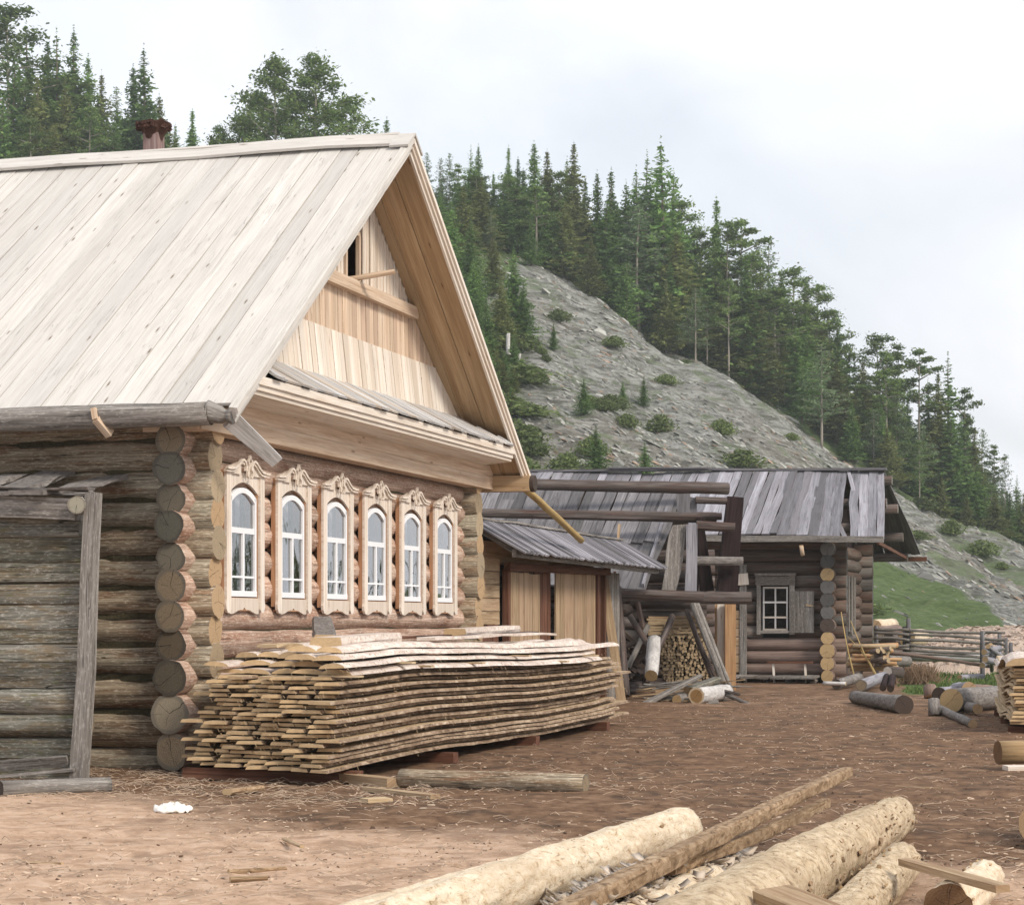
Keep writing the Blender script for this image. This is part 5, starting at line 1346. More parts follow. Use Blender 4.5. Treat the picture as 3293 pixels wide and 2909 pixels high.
# cut log resting on a plank, right edge
a = at(3208, 2425, 21.6); glog('cut_log', Vector((a.x, 21.6, .16)), Vector((a.x + 2.4, 22.2, .16)), .118, .12, 'tan_log', 'brown_end', 'short brown log on a plank at the right edge, its dark cut end facing left', n_=20) if 'tan_log' in M else None
M['tan_log'] = wood('tan_log', (.40, .27, .14), (.20, .12, .06), (.52, .38, .23), mott=.4, gs=.5, knot=.3)
M['brown_end'] = endgrain('brown_end', (.22, .13, .07), (.12, .065, .03), var=(.9, 1.1))
glog('cut_log', Vector((a.x, 21.6, .165)), Vector((a.x + 2.4, 22.0, .165)), .118, .12, 'tan_log', 'brown_end', 'short brown log on a plank at the right edge, its dark cut end facing left', n_=20)
mb = MB(); mb.beam((a.x + .02, 21.35, .025), (a.x + 2.3, 21.5, .025), .2, .045, seg=3, jit=.004); single('base_plank', mb, [M['pale_board']], 'pale plank on the soil carrying the short brown log', 'plank')
glog('pale_log', Vector((3.52, 14.1, .15)), Vector((4.6, 16.4, .15)), .15, .15, 'pent_board', 'log_end_warm', 'smooth whitish log entering the picture at its right edge', n_=20)
a = r5(1548, 1200, 40.5); glog('pale_log', Vector((a.x, 40.5, .36)), Vector((a.x + 3, 40.8, .36)), .16, .16, 'peeled', 'fresh_end', 'pale peeled log behind the right-hand board stack', n_=16)

# ================================================================ FOREGROUND LOGS
def biglog(A, B, r0, r1, mat, end, label, n_=64, seg=110, bumps=.012, flakes=45):
    mb = MB(); mb.log(A, B, r0, r1, n=n_, seg=seg, lump=.04, wob=bumps, bend=.02); lg = single('peeled_log', mb, [M[mat], M[end]], label, 'log', 'peeled logs in the foreground')
    A = Vector(A); B = Vector(B); d = (B - A).normalized(); sx = d.cross(Vector((0, 0, 1))).normalized(); sz = sx.cross(d)
    fb = MB()
    for k in range(flakes):
        t = R() ** 1.3; a = U(-.3, PI + .3); r = (r0 + (r1 - r0) * t) * 1.0; nrm = sx * math.cos(a) + sz * math.sin(a); tg = sx * -math.sin(a) + sz * math.cos(a)
        c = A + (B - A) * t + nrm * (r + .0); L = U(.008, .04) if R() < .92 else U(.04, .07); w = L * U(.12, .35); cv = U(.002, .010)
        rr = []
        for q in (-1, -.3, .4, 1):
            cc_ = c + d * L * q + nrm * cv * q * q; ww = w * (1 - q * q * .7)
            rr.append([cc_ - tg * ww - nrm * .002, cc_ - tg * ww * .9 + nrm * .005, cc_ + tg * ww * .9 + nrm * .005, cc_ + tg * ww - nrm * .002])
        fb.sweep(rr, capuv='metric')
    for k in range(5):
        t = U(.05, .8); a = U(.2, PI - .2); nrm = sx * math.cos(a) + sz * math.sin(a); c = A + (B - A) * t
        fb.log(c, c + nrm * ((r0 + (r1 - r0) * t) + .006) + d * .02, .022, .012, n=8, seg=3, lump=.2)
    f_ = part('bark_flakes', fb, [M['tan_log'], M['pole_bark']] if flakes < 100 else [M['pole_bark'], M['pole_bark']], lg, shift=lg.location); f_['kind'] = 'stuff'
    return lg
biglog((1.12, 13.9, .15), (-1.1, 7.6, .15), .135, .15, 'peeled', 'fresh_end', 'creamy peeled log in the foreground under the slanting pole')
biglog((2.66, 14.7, .145), (.45, 7.6, .20), .145, .215, 'peeled_tan', 'log_end_warm', 'thickest tan log of the foreground with dark bark flakes', flakes=240)
biglog((2.22, 12.1, .12), (1.0, 8.0, .13), .115, .13, 'peeled_tan', 'log_end_warm', 'thinner tan log lying close along the right side of the thickest one')
biglog((2.55, 11.4, .12), (2.10, 10.2, .12), .10, .12, 'peeled', 'brown_end', 'short pale log with a hollow dark end in the lower right corner', seg=30, flakes=15)
biglog((.80, 13.6, .10), (-1.4, 8.0, .10), .09, .11, 'peeled', 'fresh_end', 'thin pale log half hidden behind the creamy peeled log')
biglog((1.02, 11.0, .13), (-.1, 7.9, .12), .11, .13, 'peeled', 'fresh_end', 'rough whitish log lying in the bark heap between the big foreground logs', flakes=30)
def pole(A, B, r0, r1, lb):
    mb = MB(); mb.log(A, B, r0, r1, n=28, seg=50, lump=.10, wob=.014, bend=.03, flat=dict(top=.75, bot=.8, side=.85)); single('slanting_pole', mb, [M['pole_bark'], M['brown_end']], lb, 'pole', 'slanting poles in the foreground')
pole(at(2725, 2480, 14.2), at(1700, 2990, 8.6), .046, .060, 'upper dark bark pole slanting over the creamy peeled log')
pole(at(2655, 2578, 13.6), at(2150, 2790, 10.6), .038, .045, 'shorter dark pole clinging below the long slanting one')
# bar through which the poles rest
mb = MB(); mb.beam(at(2909, 2768, 10.9), at(3225, 2855, 9.7), .07, .035, up=(0, -.3, 1), seg=4, jit=.002); single('small_plank', mb, [M['pale_tan']] if 'pale_tan' in M else [M['door_board']], 'narrow tan plank lying across the lower right logs', 'plank')
mb = MB(); mb.beam(at(2480, 2870, 8.9), at(2700, 2960, 8.3), .17, .05, up=(0, -.4, 1), seg=4, jit=.002); single('board_end', mb, [M['door_board']], 'end of a brown board lying on the thickest foreground log', 'board')
# heap of white bark between the logs
mb = MB()
for k in range(1300):
    t = R(); X = .55 + U(-.5, .75) * 1.0; Y = U(8.2, 11.9); X = X + (Y - 10) * .28
    h = .26 * (1 - abs(X - (.6 + (Y - 10) * .28)) / .9)
    if h < 0: continue
    a = U(0, 6.28); L = U(.03, .10)
    c = Vector((X, Y, max(.02, h * U(.4, 1)))); d = Vector((math.cos(a), math.sin(a), U(-.25, .25))) * L
    rings = []
    sd = Vector((-math.sin(a), math.cos(a), 0)) * U(.015, .05)
    for j in range(6):
        s_ = j / 5 - .5; cc_ = c + d * s_ * 2 + Vector((0, 0, .05 * (s_ * s_ * 2)))
        rings.append([cc_ - sd + Vector((0, 0, .012)), cc_ - Vector((0, 0, .003)), cc_ + sd + Vector((0, 0, .012)), cc_ + Vector((0, 0, .004))])
    mb.sweep(rings, m=0, me=0, smooth=True)
single('bark_peelings', mb, [M['peelings'], M['peelings']], 'loose heap of white bark peelings between the foreground logs', 'bark', kind='stuff')
# white crumpled cloth
mb = MB(); c0 = gnd(555, 2610, 0); rings = []
for j in range(15):
    v_ = j / 14 * PI / 2 * 1.0
    rings.append([Vector((c0.x + math.cos(a) * math.cos(v_) * .145 * (1 + .25 * mn.noise(Vector((math.cos(a) * 2, math.sin(a) * 2, v_ * 2)))), c0.y + math.sin(a) * math.cos(v_) * .10 * (1 + .3 * mn.noise(Vector((a, v_, 4)))),
                          max(0.0, math.sin(v_) * .055 * (1 + .5 * mn.noise(Vector((math.cos(a) * 3, math.sin(a) * 3, v_ * 3)))) + .035 * mn.noise(Vector((math.cos(a) * math.cos(v_) * 5, math.sin(a) * 4, 2))) + .01))) for a in [2 * PI * k / 40 for k in range(40)]])
mb.sweep(rings, smooth=True, me=0)
single('cloth_rag', mb, [M['cloth']], 'crumpled white rag lying on the bare soil at the lower left', 'rag')
# sticks and offcuts one can pick out on the yard
for i, (a, b, r, lb) in enumerate((((735, 2800), (920, 2790), .028, 'dark stick lying on the pale soil, longest at the lower left'), ((740, 2825), (860, 2820), .03, 'pale flat stick just below the longest dark one'), ((915, 2695), (970, 2720), .02, 'small bright splinter on the pale soil'),
                                   ((2880, 2525), (3030, 2532), .014, 'thin straw-coloured stick on the yard right of the slanting pole'), ((2110, 2305), (2330, 2312), .014, 'long thin pale stick on the dark soil before the wood bay'),
                                   ((90, 2770), (200, 2775), .02, 'short brown stick near the lower left corner'), ((730, 2545), (840, 2530), .05, 'grey curved bark strip near the stack corner'))):
    glog('ground_stick', gnd(*a, r * .7), gnd(*b, r * .7), r, r * .8, 'door_board' if i in (1, 2, 3, 4) else 'pole_bark', 'sawn_end', lb, 'stick', 'sticks lying on the yard', flat=dict(top=.5, bot=.5), n_=8, seg=4, lump=.12)

# ================================================================ LITTER (uncountable)
M['chip_pale'] = plain('chip_pale', (.60, .46, .34), nsc=14, amt=.5, var=(.5, 1.3))
M['chip_dark'] = plain('chip_dark', (.21, .13, .085), nsc=14, amt=.5, var=(.5, 1.3))
mb = MB()
def inyard(X, Y):
    d = Vector((X - HP.x, Y - HP.y)); lx, ly = d.x * A_.x + d.y * A_.y, -d.x * A_.y + d.y * A_.x
    return not (lx > -.2 and ly > -2.2 and lx < 10.5) and not (lx > 10 and ly > -.3)
random.seed(44)
for k in range(17000):
    Y = 9.6 + 34 * R() ** 1.7; X = U(-.26, .255) * Y
    if not inyard(X, Y): continue
    if mn.noise(Vector((X * .7, Y * .5, 2))) + U(-.4, .3) < -.15 or greenf(X, Y) > .4: continue
    pale = R() < (.75 if Y < 17 - X else .5)
    if not pale and Y < 17 - X and R() < .55: continue
    L = U(.005, .020) if R() < .95 or not pale else U(.02, .045)
    shard(mb, (X, Y, gz(X, Y) + .003), (L, L * U(.2, .5), U(.002, .006)), 0 if pale else 1, tilt=.35, rz=U(-.9, .9) if R() < .6 else None)
single('wood_chips', mb, [M['chip_pale'], M['chip_dark']], 'wood chips and bark crumbs scattered over the whole yard', 'chips', kind='stuff')
mb = MB()
for k in range(3400):
    Y = 9.6 + 26 * R() ** 1.8; X = U(-.26, .255) * Y
    if R() < .3: X = U(-5, -.6); Y = U(17.6, 20.8) - (X + 3) * .25
    if not inyard(X, Y): continue
    L = U(.03, .22); a = U(-.7, .7) if R() < .7 else U(0, 6.28); z0 = gz(X, Y) + .006
    p = Vector((X, Y, z0)); d = Vector((math.cos(a), math.sin(a), 0)) * L; m_ = p + d * .5 + Vector((U(-.01, .01), U(-.02, .02), U(.0, .03)))
    mb.beam(p, m_, .0035, .003); mb.beam(m_, p + d, .0035, .003)
single('straw', mb, [M['chip_pale']], 'dry straws and splinters strewn over the yard', 'straw', kind='stuff')
mb = MB()   # dark clods
for k in range(2600):
    Y = 13 + 28 * R() ** 1.3; X = U(-.22, .26) * Y
    if not inyard(X, Y) or mn.noise(Vector((X * .5, Y * .4, 12))) < .0 or dryf(X, Y) > .5: continue
    s_ = U(.008, .024); shard(mb, (X, Y, gz(X, Y)), (s_, s_, s_ * .6), 0, tilt=.4)
single('soil_clods', mb, [M['chip_dark']], 'dark crumbs of soil on the middle of the yard', 'soil', kind='stuff')
mb = MB()   # grass
for k in range(16000):
    Y = U(42, 66); X = U(.175, .29) * Y
    if greenf(X, Y) < .5 and False or greenf(X, Y) < .5 or mn.noise(Vector((X * .8, Y * .6, 3))) < -.12: continue
    h = U(.04, .13); a = U(0, 6.28); p = Vector((X, Y, 0)); s_ = Vector((math.cos(a), math.sin(a), 0)) * .02; t_ = Vector((U(-.05, .05), U(-.05, .05), h))
    i = len(mb.v); mb.v += [tuple(p - s_), tuple(p + s_), tuple(p + t_)]; mb.face((i, i + 1, i + 2), [(0, 0), (1, 0), (0, 1)], 0)
single('grass_tufts', mb, [M['grass']], 'short green grass growing round the hut and the fence', 'grass', kind='stuff')
mb = MB(); c0 = r5(1080, 1240, 51)
M['dry_brush'] = plain('dry_brush', (.30, .20, .13), nsc=9, amt=.4)
for k in range(700):
    X, Y = c0.x + random.gauss(0, .22), 51 + random.gauss(0, .2); a = U(0, 6.28); h = U(.1, .5) * math.exp(-((X - c0.x) / 1.1) ** 2)
    p = Vector((X, Y, 0)); mb.beam(p, p + Vector((U(-.2, .2), U(-.2, .2), h)), .012, .008)
single('dry_bush', mb, [M['dry_brush']], 'low brown dry brush in front of the pole fence', 'bush')
# ================================================================ TREES
def leaf(mb, c, s, m=0, n_=None):
    d1 = Vector((U(-1, 1), U(-1, 1), U(-.6, .6))).normalized() * s; d2 = Vector((U(-1, 1), U(-1, 1), U(-.8, .5))).normalized() * s * .55
    i = len(mb.v); mb.v += [tuple(c - d1), tuple(c + d2), tuple(c + d1 * .9), tuple(c - d2)]
    mb.face((i, i + 1, i + 2, i + 3), [(0, 0), (1, 0), (1, 1), (0, 1)], m)
def spruce_crown(seed, h, rad, dens=1.0, base=.06, droop=.35, airy=1.0):
    random.seed(seed); mb = MB(); z = h * base; lean = U(0, 6.28)
    while z < h * .985:
        t = z / h; L0 = rad * (1 - t) ** .92 * (1 + .22 * math.sin(t * 23 + seed)) + .13
        if R() < .08: L0 *= .6
        nb = max(3, int(7 * dens * (1 - t * .4)))
        a0 = U(0, 6.28)
        for b in range(nb):
            a = a0 + 2 * PI * b / nb + U(-.3, .3); L = L0 * U(.62, 1.18) * (1.2 if R() < .07 else 1)
            n_ = max(3, int(L * 7.4 * airy))
            for k in range(n_):
                f = (k + .6) / n_; r = L * f
                zz = z - droop * r * (1 - .45 * f) + U(-.08, .08) + .12 * f * f * L
                s = min(.36, .14 + L0 * .16) * (1.15 - f * .5) * U(.7, 1.15)
                w = .22 * L * (1 - f) + .08
                leaf(mb, Vector((math.cos(a) * r - math.sin(a) * U(-w, w), math.sin(a) * r + math.cos(a) * U(-w, w), zz)), s)
        z += h * U(.017, .026) / max(.6, dens) * (.8 + .4 * (1 - t))
    for k in range(14): leaf(mb, Vector((U(-.03, .03), U(-.03, .03), h * U(.94, 1.03))), .10)
    return mb
def trunk(h, r, lean=0.0):
    mb = MB(); mb.log((0, 0, -.8), (lean, 0, h * .97), r, r * .12, n=8, seg=8, lump=.03, bend=.15); return mb
def pine_crown(seed, h, rad, lo=.45, nl=15, dens=1.0, leafs=75, ls=.17, sg=.5):
    random.seed(seed); mb = MB(); lim = MB()
    for i in range(nl):
        t = (i + U(0, .8)) / nl; z = h * (lo + (1 - lo) * t); a = i * 2.4 + U(-.4, .4)
        L = rad * (math.sin(PI * min(1, .22 + t * .80)) ** .8) * U(.6, 1.15)
        e = Vector((math.cos(a) * L, math.sin(a) * L, z + L * .22)); lim.log((0, 0, z - .2), e, .06 + .04 * (1 - t), .02, n=5, seg=3, lump=.1)
        for q in range(3):
            c = Vector((0, 0, z)).lerp(e, (.45, .75, 1.0)[q]) + Vector((U(-.3, .3), U(-.3, .3), U(0, .3)))
            rr = rad * .30 * U(.7, 1.2) * (1 - .25 * t)
            for k in range(int(leafs * dens)):
                p = Vector((random.gauss(0, sg), random.gauss(0, sg), random.gauss(0, .28))) * rr
                leaf(mb, c + p, ls * U(.7, 1.2))
    return mb, lim
def larch_crown(seed, h, rad, lo=.25):
    random.seed(seed); mb = MB(); lim = MB(); z = h * lo
    while z < h * .98:
        t = (z / h - lo) / (1 - lo); L0 = rad * math.sin(PI * (.25 + .75 * t)) ** .7 * (1 - .5 * t)
        for b in range(4):
            a = U(0, 6.28); L = L0 * U(.6, 1.2); e = Vector((math.cos(a) * L, math.sin(a) * L, z + L * .15)); lim.log((0, 0, z), e, .035, .012, n=4, seg=2)
            for k in range(int(L * 16)):
                f = U(.15, 1); leaf(mb, Vector((0, 0, z)).lerp(e, f) + Vector((U(-.25, .25), U(-.25, .25), U(-.25, .2))), .15)
        z += h * .032
    return mb, lim
PRO = {}
def merge(a, b):
    o = len(a.v); a.v += b.v; a.f += [tuple(i + o for i in f) for f in b.f]; a.m += b.m; a.uv += b.uv; a.sm += b.sm; return a
def proto(kind, i, h, parts_):
    PRO.setdefault(kind, []).append((h, parts_))
for i, (h, r, d, dr, ai, mt) in enumerate(((15, 3.1, 1.1, .35, 1.1, 'spruce'), (15, 2.4, 1.2, .3, 1.2, 'spruce'), (15, 3.9, 1.0, .4, 1.0, 'spruce'), (15, 2.8, 1.3, .45, 1.1, 'spruce_brown'), (15, 3.4, .85, .25, .9, 'spruce'), (15, 1.8, 1.3, .3, 1.3, 'spruce'), (15, 3.5, 1.2, .38, 1.1, 'spruce_brown'))):
    proto('spruce', i, h, (trunk(h, .20).mesh('trunk', [M['bark_trunk']] * 2), spruce_crown(100 + i, h, r, d, droop=dr, airy=ai).mesh('crown', [M[mt]]), None))
for i, (h, r, lo, nl) in enumerate(((14, 2.6, .5, 13), (14, 3.2, .32, 17), (14, 2.0, .58, 10), (14, 2.6, .42, 14))):
    c_, l_ = pine_crown(200 + i, h, r, lo, nl); proto('pine', i, h, (merge(trunk(h, .19, 0), l_).mesh('trunk', [M['pale_trunk']] * 2), c_.mesh('crown', [M['pine']]), None))
for i, (h, r, nl) in enumerate(((16, 5.2, 30), (16, 4.4, 26))):
    c_, l_ = pine_crown(250 + i, h, r, .15, nl, 1.0, 85, .20, .36); proto('bigpine', i, h, (merge(trunk(h, .25, 0), l_).mesh('trunk', [M['pale_trunk']] * 2), c_.mesh('crown', [M['pine']]), None))
for i in range(2):
    c_, l_ = larch_crown(300 + i, 14, 2.4); proto('larch', i, 14, (merge(trunk(14, .13), l_).mesh('trunk', [M['pale_trunk']] * 2), c_.mesh('crown', [M['larch']]), None))
for i in range(2):
    random.seed(400 + i); mb = MB()
    for k in range(900):
        p = Vector((random.gauss(0, .42), random.gauss(0, .42), 0)); p.z = U(0, 1) * (1 - .5 * p.length) + .1 * mn.noise(p * 4); leaf(mb, p, .12)
    tm = MB(); tm.log((0, 0, -.3), (.1, 0, .6), .04, .02, n=5, seg=2)
    proto('shrub', i, 1.0, (tm.mesh('stem', [M['bark_trunk']] * 2), mb.mesh('foliage', [M['shrub']]), None))
def plant(kind, P, h, label, group, var=None, wide=1.0):
    lst = PRO[kind]; H, (tm, cm, lm) = lst[var if var is not None else random.randrange(len(lst))]
    wide *= 1.18 if kind == 'spruce' else 1.0
    nm = {'spruce': 'spruce_tree', 'pine': 'pine_tree', 'larch': 'larch_tree', 'shrub': 'shrub', 'bigpine': 'pine_tree'}[kind]
    cat = {'spruce': 'spruce', 'pine': 'pine', 'larch': 'larch', 'shrub': 'shrub', 'bigpine': 'pine'}[kind]
    t = empty(nm, P, U(0, 6.28), label, cat, group); s = h / H; t.scale = (s * wide, s * wide, s)
    a = obj('stem' if kind == 'shrub' else 'trunk', tm, None, t); b = obj('foliage' if kind == 'shrub' else 'crown', cm, None, t)
    if lm: obj('limbs', lm, None, t)
    return t
def tree_at(xT, topT, Y, kind, label, group, var=None, wide=1.0):
    px, py = T(xT, topT); p = at(px, py, Y); zb = hz(p.x, Y)
    h = p.z - zb
    if h < 1: return
    plant(kind, Vector((p.x, Y, zb)), h, label, group, var, wide)
random.seed(77)
CR_T = lambda x: lerp_tab(CREST, x)
SKY_T = []
# skyline trees: x, top row, kind, extra distance behind the crest, variant, width
sk = [(-30, 20, 'pine', 2, 1, 1), (14, 12, 'pine', 0, 1, 1.1), (52, 42, 'spruce', 3, 4, 1.0), (95, 78, 'spruce', 5, 1, 1), (113, 62, 'spruce', 2, 4, 1.), (147, 60, 'spruce', 4, 0, 1), (176, 112, 'spruce', 3, 1, 1), (203, 146, 'spruce', 5, 3, 1),
      (232, 165, 'larch', 8, 0, 1), (266, 132, 'spruce', 2, 1, 1.1), (287, 96, 'spruce', 0, 2, 1.0), (318, 190, 'spruce', 3, 6, 1.1), (350, 248, 'spruce', 4, 0, 1.), (384, 218, 'spruce', 2, 5, 1.2), (30, 110, 'spruce', -4, 2, 1), (75, 150, 'spruce', -5, 3, 1.1), (130, 170, 'spruce', -5, 6, 1.1), (180, 215, 'pine', -6, 1, 1), (228, 240, 'spruce', -4, 2, 1.1), (5, 200, 'spruce', -8, 0, 1.2), (60, 240, 'pine', -9, 3, 1.2), (110, 250, 'spruce', -8, 6, 1.3),
      (772, 236, 'spruce', 30, 5, 1.2),
      (852, 300, 'larch', 4, 1, 1), (880, 310, 'larch', 3, 0, 1), (897, 300, 'larch', 6, 0, 1), (915, 330, 'pine', 2, 2, 1), (940, 292, 'spruce', 5, 4, .9), (955, 290, 'spruce', 6, 1, .9), (968, 350, 'spruce', 3, 0, .9), (985, 345, 'spruce', 3, 5, 1), (1015, 292, 'spruce', 5, 5, .9), (1034, 315, 'spruce', 4, 1, .9), (1066, 284, 'spruce', 2, 1, 1.15),
      (1092, 300, 'spruce', 5, 3, 1.1), (1118, 345, 'pine', 3, 3, 1), (1145, 284, 'spruce', 3, 3, 1.05), (1132, 318, 'spruce', 6, 2, 1.), (1168, 360, 'spruce', 4, 1, 1), (1192, 343, 'spruce', 4, 1, .95), (1220, 338, 'spruce', 3, 5, 1.1), (1250, 365, 'spruce', 5, 0, 1), (1270, 338, 'spruce', 6, 2, 1), (1292, 308, 'spruce', 3, 4, 1.), (1319, 283, 'spruce', 1, 2, 1.05), (1345, 345, 'spruce', 5, 0, 1.1), (1362, 400, 'pine', 5, 1, 1), (1385, 450, 'spruce', 5, 2, 1.1),
      (1400, 465, 'pine', 4, 3, 1), (1430, 394, 'spruce', 8, 5, 1), (1452, 440, 'pine', 2, 0, 1.1), (1480, 442, 'pine', 2, 2, 1.2), (1510, 470, 'larch', 6, 1, 1.1), (1535, 462, 'larch', 8, 0, 1.1), (1560, 545, 'spruce', 5, 0, 1.2), (1585, 535, 'pine', 3, 1, 1.2), (1608, 560, 'spruce', 5, 6, 1.2), (1632, 568, 'pine', 5, 0, 1), (1655, 620, 'pine', 5, 3, 1), (1672, 630, 'spruce', 5, 2, 1.2), (1690, 690, 'pine', 6, 2, 1),
      (1722, 720, 'spruce', 3, 6, 1.2), (1750, 668, 'pine', 5, 1, 1.1), (1768, 700, 'pine', 3, 0, 1), (1793, 690, 'pine', 5, 2, 1), (1812, 790, 'spruce', 5, 0, 1.1), (1835, 700, 'pine', 3, 2, 1.1), (1852, 760, 'spruce', 5, 0, 1.1), (1872, 742, 'spruce', 3, 3, 1), (1892, 706, 'spruce', 4, 4, 1.), (1925, 778, 'pine', 5, 2, 1), (1945, 850, 'spruce', 4, 3, 1.1), (1962, 850, 'larch', 6, 1, 1), (1985, 890, 'pine', 6, 2, 1), (2005, 900, 'larch', 5, 0, 1), (2030, 950, 'spruce', 6, 4, 1), (2060, 960, 'pine', 6, 2, 1), (2100, 1010, 'spruce', 5, 0, 1)]
env = sorted([(x, y) for x, y, *_ in sk])
names = {'spruce': 'dark pointed spruce', 'pine': 'round-topped pine', 'larch': 'pale thin larch'}
special = {1319: 'tallest dark spruce on the crest, its tip highest above the middle hill', 287: 'big broad spruce just left of the house chimney', 384: 'small narrow spruce standing alone between chimney and round pines', 772: 'tiny far spruce tip right beside the ridge of the new house', 14: 'tall broad pine cut by the left edge of the picture',
           1430: 'slender spruce spire rising alone right of the forest block', 1015: 'thinnest spruce spire of the crest, near its left end', 1066: 'dense rust-tinged spruce with a broad column crown on the crest', 1145: 'rust-tinged spruce spire in the middle of the crest group', 1892: 'last high spruce spire near the right end of the forest', 1750: 'first open pine after the dip in the treeline at right'}
for x, y, kd, dy, vr, wd in sk:
    lb = special.get(x) or ('%s standing on the skyline of the %s' % (names[kd], 'hill behind the house roof' if x < 830 else 'wooded slope above the scree'))
    tree_at(x, y, YC + dy, kd, lb, None if x in special else '%ss on the %s skyline' % (kd, 'left' if x < 830 else 'right'), vr, wd)
# the two big round pines over the roof
for (x, y, Y, v_, w_, lb) in ((548, 122, 196, 0, .95, 'left one of the two big round pines above the house roof'), (630, 120, 197, 1, 1.15, 'right one of the two big round pines above the house roof'), (592, 185, 199, 1, 1.1, 'lower pine crown filling the gap between the two big round pines'),
                              (486, 235, 195, 1, .9, 'low pine at the left foot of the big round pines'), (690, 200, 200, 0, 1.0, 'lower pine leaning out right of the big round pines'), (440, 258, 200, 1, .9, 'lowest bushy pine just above the roof ridge'), (520, 190, 203, 0, 1.0, 'pine crown half hidden left behind the big round pines')):
    tree_at(x, y, Y, 'bigpine', lb, 'pines above the house roof', v_, w_)
# forest fill behind and in front of the crest
cnt = 0
while cnt < 235:
    x = U(840, 2110) if R() < .82 else U(-60, 350)
    e = lerp_tab(env, x); c_ = CR_T(x); dy = U(-4, 22)
    top = e + (c_ - e) * (U(.10, .45) if R() < .6 else U(.45, .75)) + 12
    kd = 'spruce' if R() < .74 else 'pine' if R() < .75 else 'larch'
    if x > 2000 and R() < .5: continue
    tree_at(x, top, YC + dy, kd, '%s in the thick of the forest on the %s' % (names[kd], 'hill behind the house' if x < 830 else 'slope above the scree'), '%ss filling the %s forest' % (kd, 'left' if x < 830 else 'right'), None, U(1.35, 1.9)); cnt += 1
# paler broad trees at the lower edge of the forest
for x, y, kd, dy, w_, lb in ((1388, 570, 'larch', -8, 1.5, 'pale blue-green young tree at the lower forest edge'), (1455, 560, 'pine', -6, 1.0, 'pine with a long bare pale trunk at the forest edge'), (1412, 590, 'pine', -4, 1.0, 'second bare-trunked pine at the forest edge'), (1500, 640, 'spruce', -3, 1.3, 'dark bushy spruce right of the bare-trunked pines'),
                              (1545, 690, 'spruce', -3, 1.4, 'low dark spruce hanging over the bare slope'), (1640, 680, 'larch', -7, 1.7, 'broad pale larch before the dark forest wall'), (1600, 720, 'spruce', -4, 1.3, 'mid-dark spruce left of the broad pale larch'), (1700, 800, 'spruce', -5, 1.5, 'dark spruce at the corner where the scree ends'),
                              (1770, 850, 'spruce', -5, 1.5, 'bushy spruce above the end of the hut roof'), (1835, 880, 'pine', -4, 1.0, 'thin-trunked pine at the right part of the forest edge'), (1880, 950, 'spruce', -5, 1.4, 'rusty-green spruce at the right foot of the forest'), (1930, 985, 'spruce', -5, 1.4, 'last dark spruce at the right foot of the forest'),
                              (1180, 470, 'spruce', -6, 1.3, 'green spruce before the middle of the forest edge'), (1250, 520, 'spruce', -6, 1.3, 'green spruce low before the tallest spruce'), (1330, 560, 'spruce', -5, 1.3, 'dark spruce under the tallest crest tree'), (1060, 440, 'spruce', -5, 1.2, 'light green spruce at the upper left forest edge'), (980, 420, 'larch', -4, 1.2, 'light green young tree left on the crest')):
    tree_at(x, y, YC + dy, kd, lb, 'trees at the lower forest edge', None, w_)
# spruces on the left flank of the scree, close beside the house roof: x, top, foot
fl = [(925, 375, 520), (900, 400, 560), (985, 470, 590), (1025, 495, 680), (1000, 560, 700), (945, 520, 640), (970, 600, 740), (1045, 560, 690), (965, 655, 790), (1005, 720, 800), (1105, 645, 700), (1165, 755, 830), (1243, 762, 808), (1285, 752, 812), (1190, 850, 950), (1287, 885, 955), (1020, 770, 815), (880, 480, 600), (940, 440, 600)]
for i, (x, y, f) in enumerate(fl):
    P = hit(*T(x, f))
    if P is None: continue
    h = (f - y) / 1.99609 * P.y / FPX
    lone = {1105: 'small dark spruce alone on the upper left scree', 1165: 'bushy little spruce on the lower left scree', 1243: 'left one of two tiny spruces side by side on the scree', 1285: 'right one of two tiny spruces side by side on the scree', 1190: 'brownish bushy spruce right above the old roofs', 1287: 'low deep green spruce right above the old roofs'}
    plant('spruce', P, h, lone.get(x, 'green spruce on the left flank of the scree beside the house gable'), None if x in lone else 'spruces on the left flank of the scree', random.choice((0, 2, 6)), 1.5 if x in (1190, 1287, 1165) else 1.25)
# dense young spruces down the left flank
random.seed(61)
for k in range(26):
    x = U(872, 1030); f = 470 + (x - 880) * 1.35 + U(-10, 270 - (x - 880) * .55)
    P = hit(*T(x, f))
    if P is None: continue
    h = U(45, 130) * (1.1 - (x - 870) / 400) / 1.99609 * P.y / FPX
    plant('spruce', P, h, 'young green spruce in the thicket on the left flank of the scree', 'young spruces in the left flank thicket', random.choice((0, 2, 6)), U(1.1, 1.5))
for k in range(22):
    x = U(900, 1060); f = 660 + (x - 900) * .8 + U(-60, 200); P = hit(*T(x, f))
    if P: plant('shrub', P, U(.7, 1.8), 'green undergrowth bush on the left flank of the scree', 'undergrowth bushes on the left flank', None, U(1.0, 2.0))
for k in range(45):
    x = U(1080, 2040); t_ = U(0.03, .97); Yb = YF + (YC - YF) * t_; Xb = (x / 1.99609 - 512) / FPX * Yb
    if mn.noise(Vector((Xb * .06, Yb * .05, 50))) < .0: continue
    plant('shrub', Vector((Xb, Yb, hz(Xb, Yb))), U(.35, 1.0), 'small grassy tuft or bush among the stones', 'tufts among the stones', None, U(1.0, 2.4))
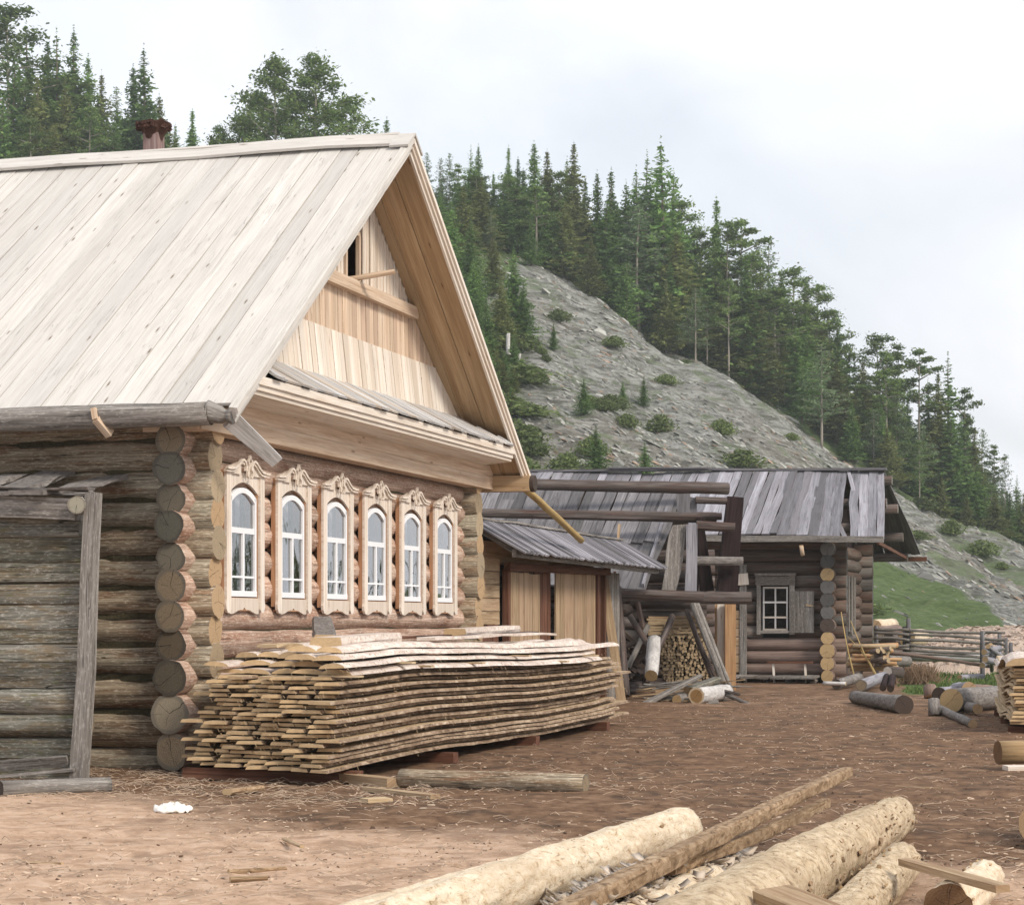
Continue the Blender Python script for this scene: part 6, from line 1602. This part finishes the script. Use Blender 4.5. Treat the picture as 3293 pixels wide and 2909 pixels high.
# small bushes on the scree
bs_ = [(1300, 650), (1318, 855), (1225, 690), (1115, 632), (1250, 845), (1180, 800), (1220, 810), (1060, 690), (1090, 715), (1035, 800), (1580, 870), (1480, 925), (1040, 690), (1180, 905), (1060, 905), (1030, 940), (1110, 960), (1130, 940), (1440, 860), (1330, 760), (1545, 800), (1040, 760), (1080, 700), (965, 460), (990, 470), (1020, 480), (1050, 495), (1090, 510), (1130, 535), (1170, 560), (1210, 575), (1250, 610), (1840, 1010), (1900, 1060), (1960, 1100), (2000, 1130)]
for x, y in bs_:
    P = hit(*T(x, y + 8))
    if P is None: continue
    s_ = U(.6, 1.5); plant('shrub', P, s_, 'low green bush on the stony slope', 'bushes on the stony slope', None, U(.8, 1.2))
P = hit(*T(1018, 742))
if P:
    mb = MB(); mb.log(P - Vector((0, 0, .3)), P + Vector((-.12, 0, 2.6)), .24, .12, n=10, seg=8, lump=.2, bend=.15); mb.log(P + Vector((.35, 0, -.3)), P + Vector((.75, 0, 1.1)), .2, .08, n=10, seg=6, lump=.2)
    single('dead_snag', mb, [M['birch'], M['log_end']], 'whitish forked broken tree stump on the left flank of the scree', 'stump')
# trees on the other side of the yard, outside the frame, seen only as reflections in the panes
random.seed(99)
for k in range(34):
    az = math.radians(U(27, 52)); D_r = U(150, 190); plant('spruce' if R() < .5 else 'pine', Vector((math.sin(az) * D_r, math.cos(az) * D_r, -1)), U(7, 13), 'conifer far right beyond the picture, mirrored in the window panes', 'conifers mirrored in the windows', None, 1.3)

# ================================================================ AIR
mb = MB(); x0, x1, y0, y1, z0, z1 = -320, 320, -8, 520, -9, 110
c8 = [(x0, y0, z0), (x1, y0, z0), (x1, y1, z0), (x0, y1, z0), (x0, y0, z1), (x1, y0, z1), (x1, y1, z1), (x0, y1, z1)]
mb.v = c8
for q in ((0, 3, 2, 1), (4, 5, 6, 7), (0, 1, 5, 4), (1, 2, 6, 5), (2, 3, 7, 6), (3, 0, 4, 7)): mb.face(q, [(0, 0)] * 4, 0)
hm = bpy.data.materials.new('haze'); hm.use_nodes = True; hn = hm.node_tree; hn.nodes.clear()
ho = hn.nodes.new('ShaderNodeOutputMaterial'); hv = hn.nodes.new('ShaderNodeVolumePrincipled')
hv.inputs['Color'].default_value = (.88, .96, .94, 1); hv.inputs['Density'].default_value = .0004; hv.inputs['Anisotropy'].default_value = .2
hn.links.new(hv.outputs[0], ho.inputs['Volume'])
ho_ = obj('haze', mb, [hm]); tag(ho_, kind='stuff', label='thin pale air haze over the valley')
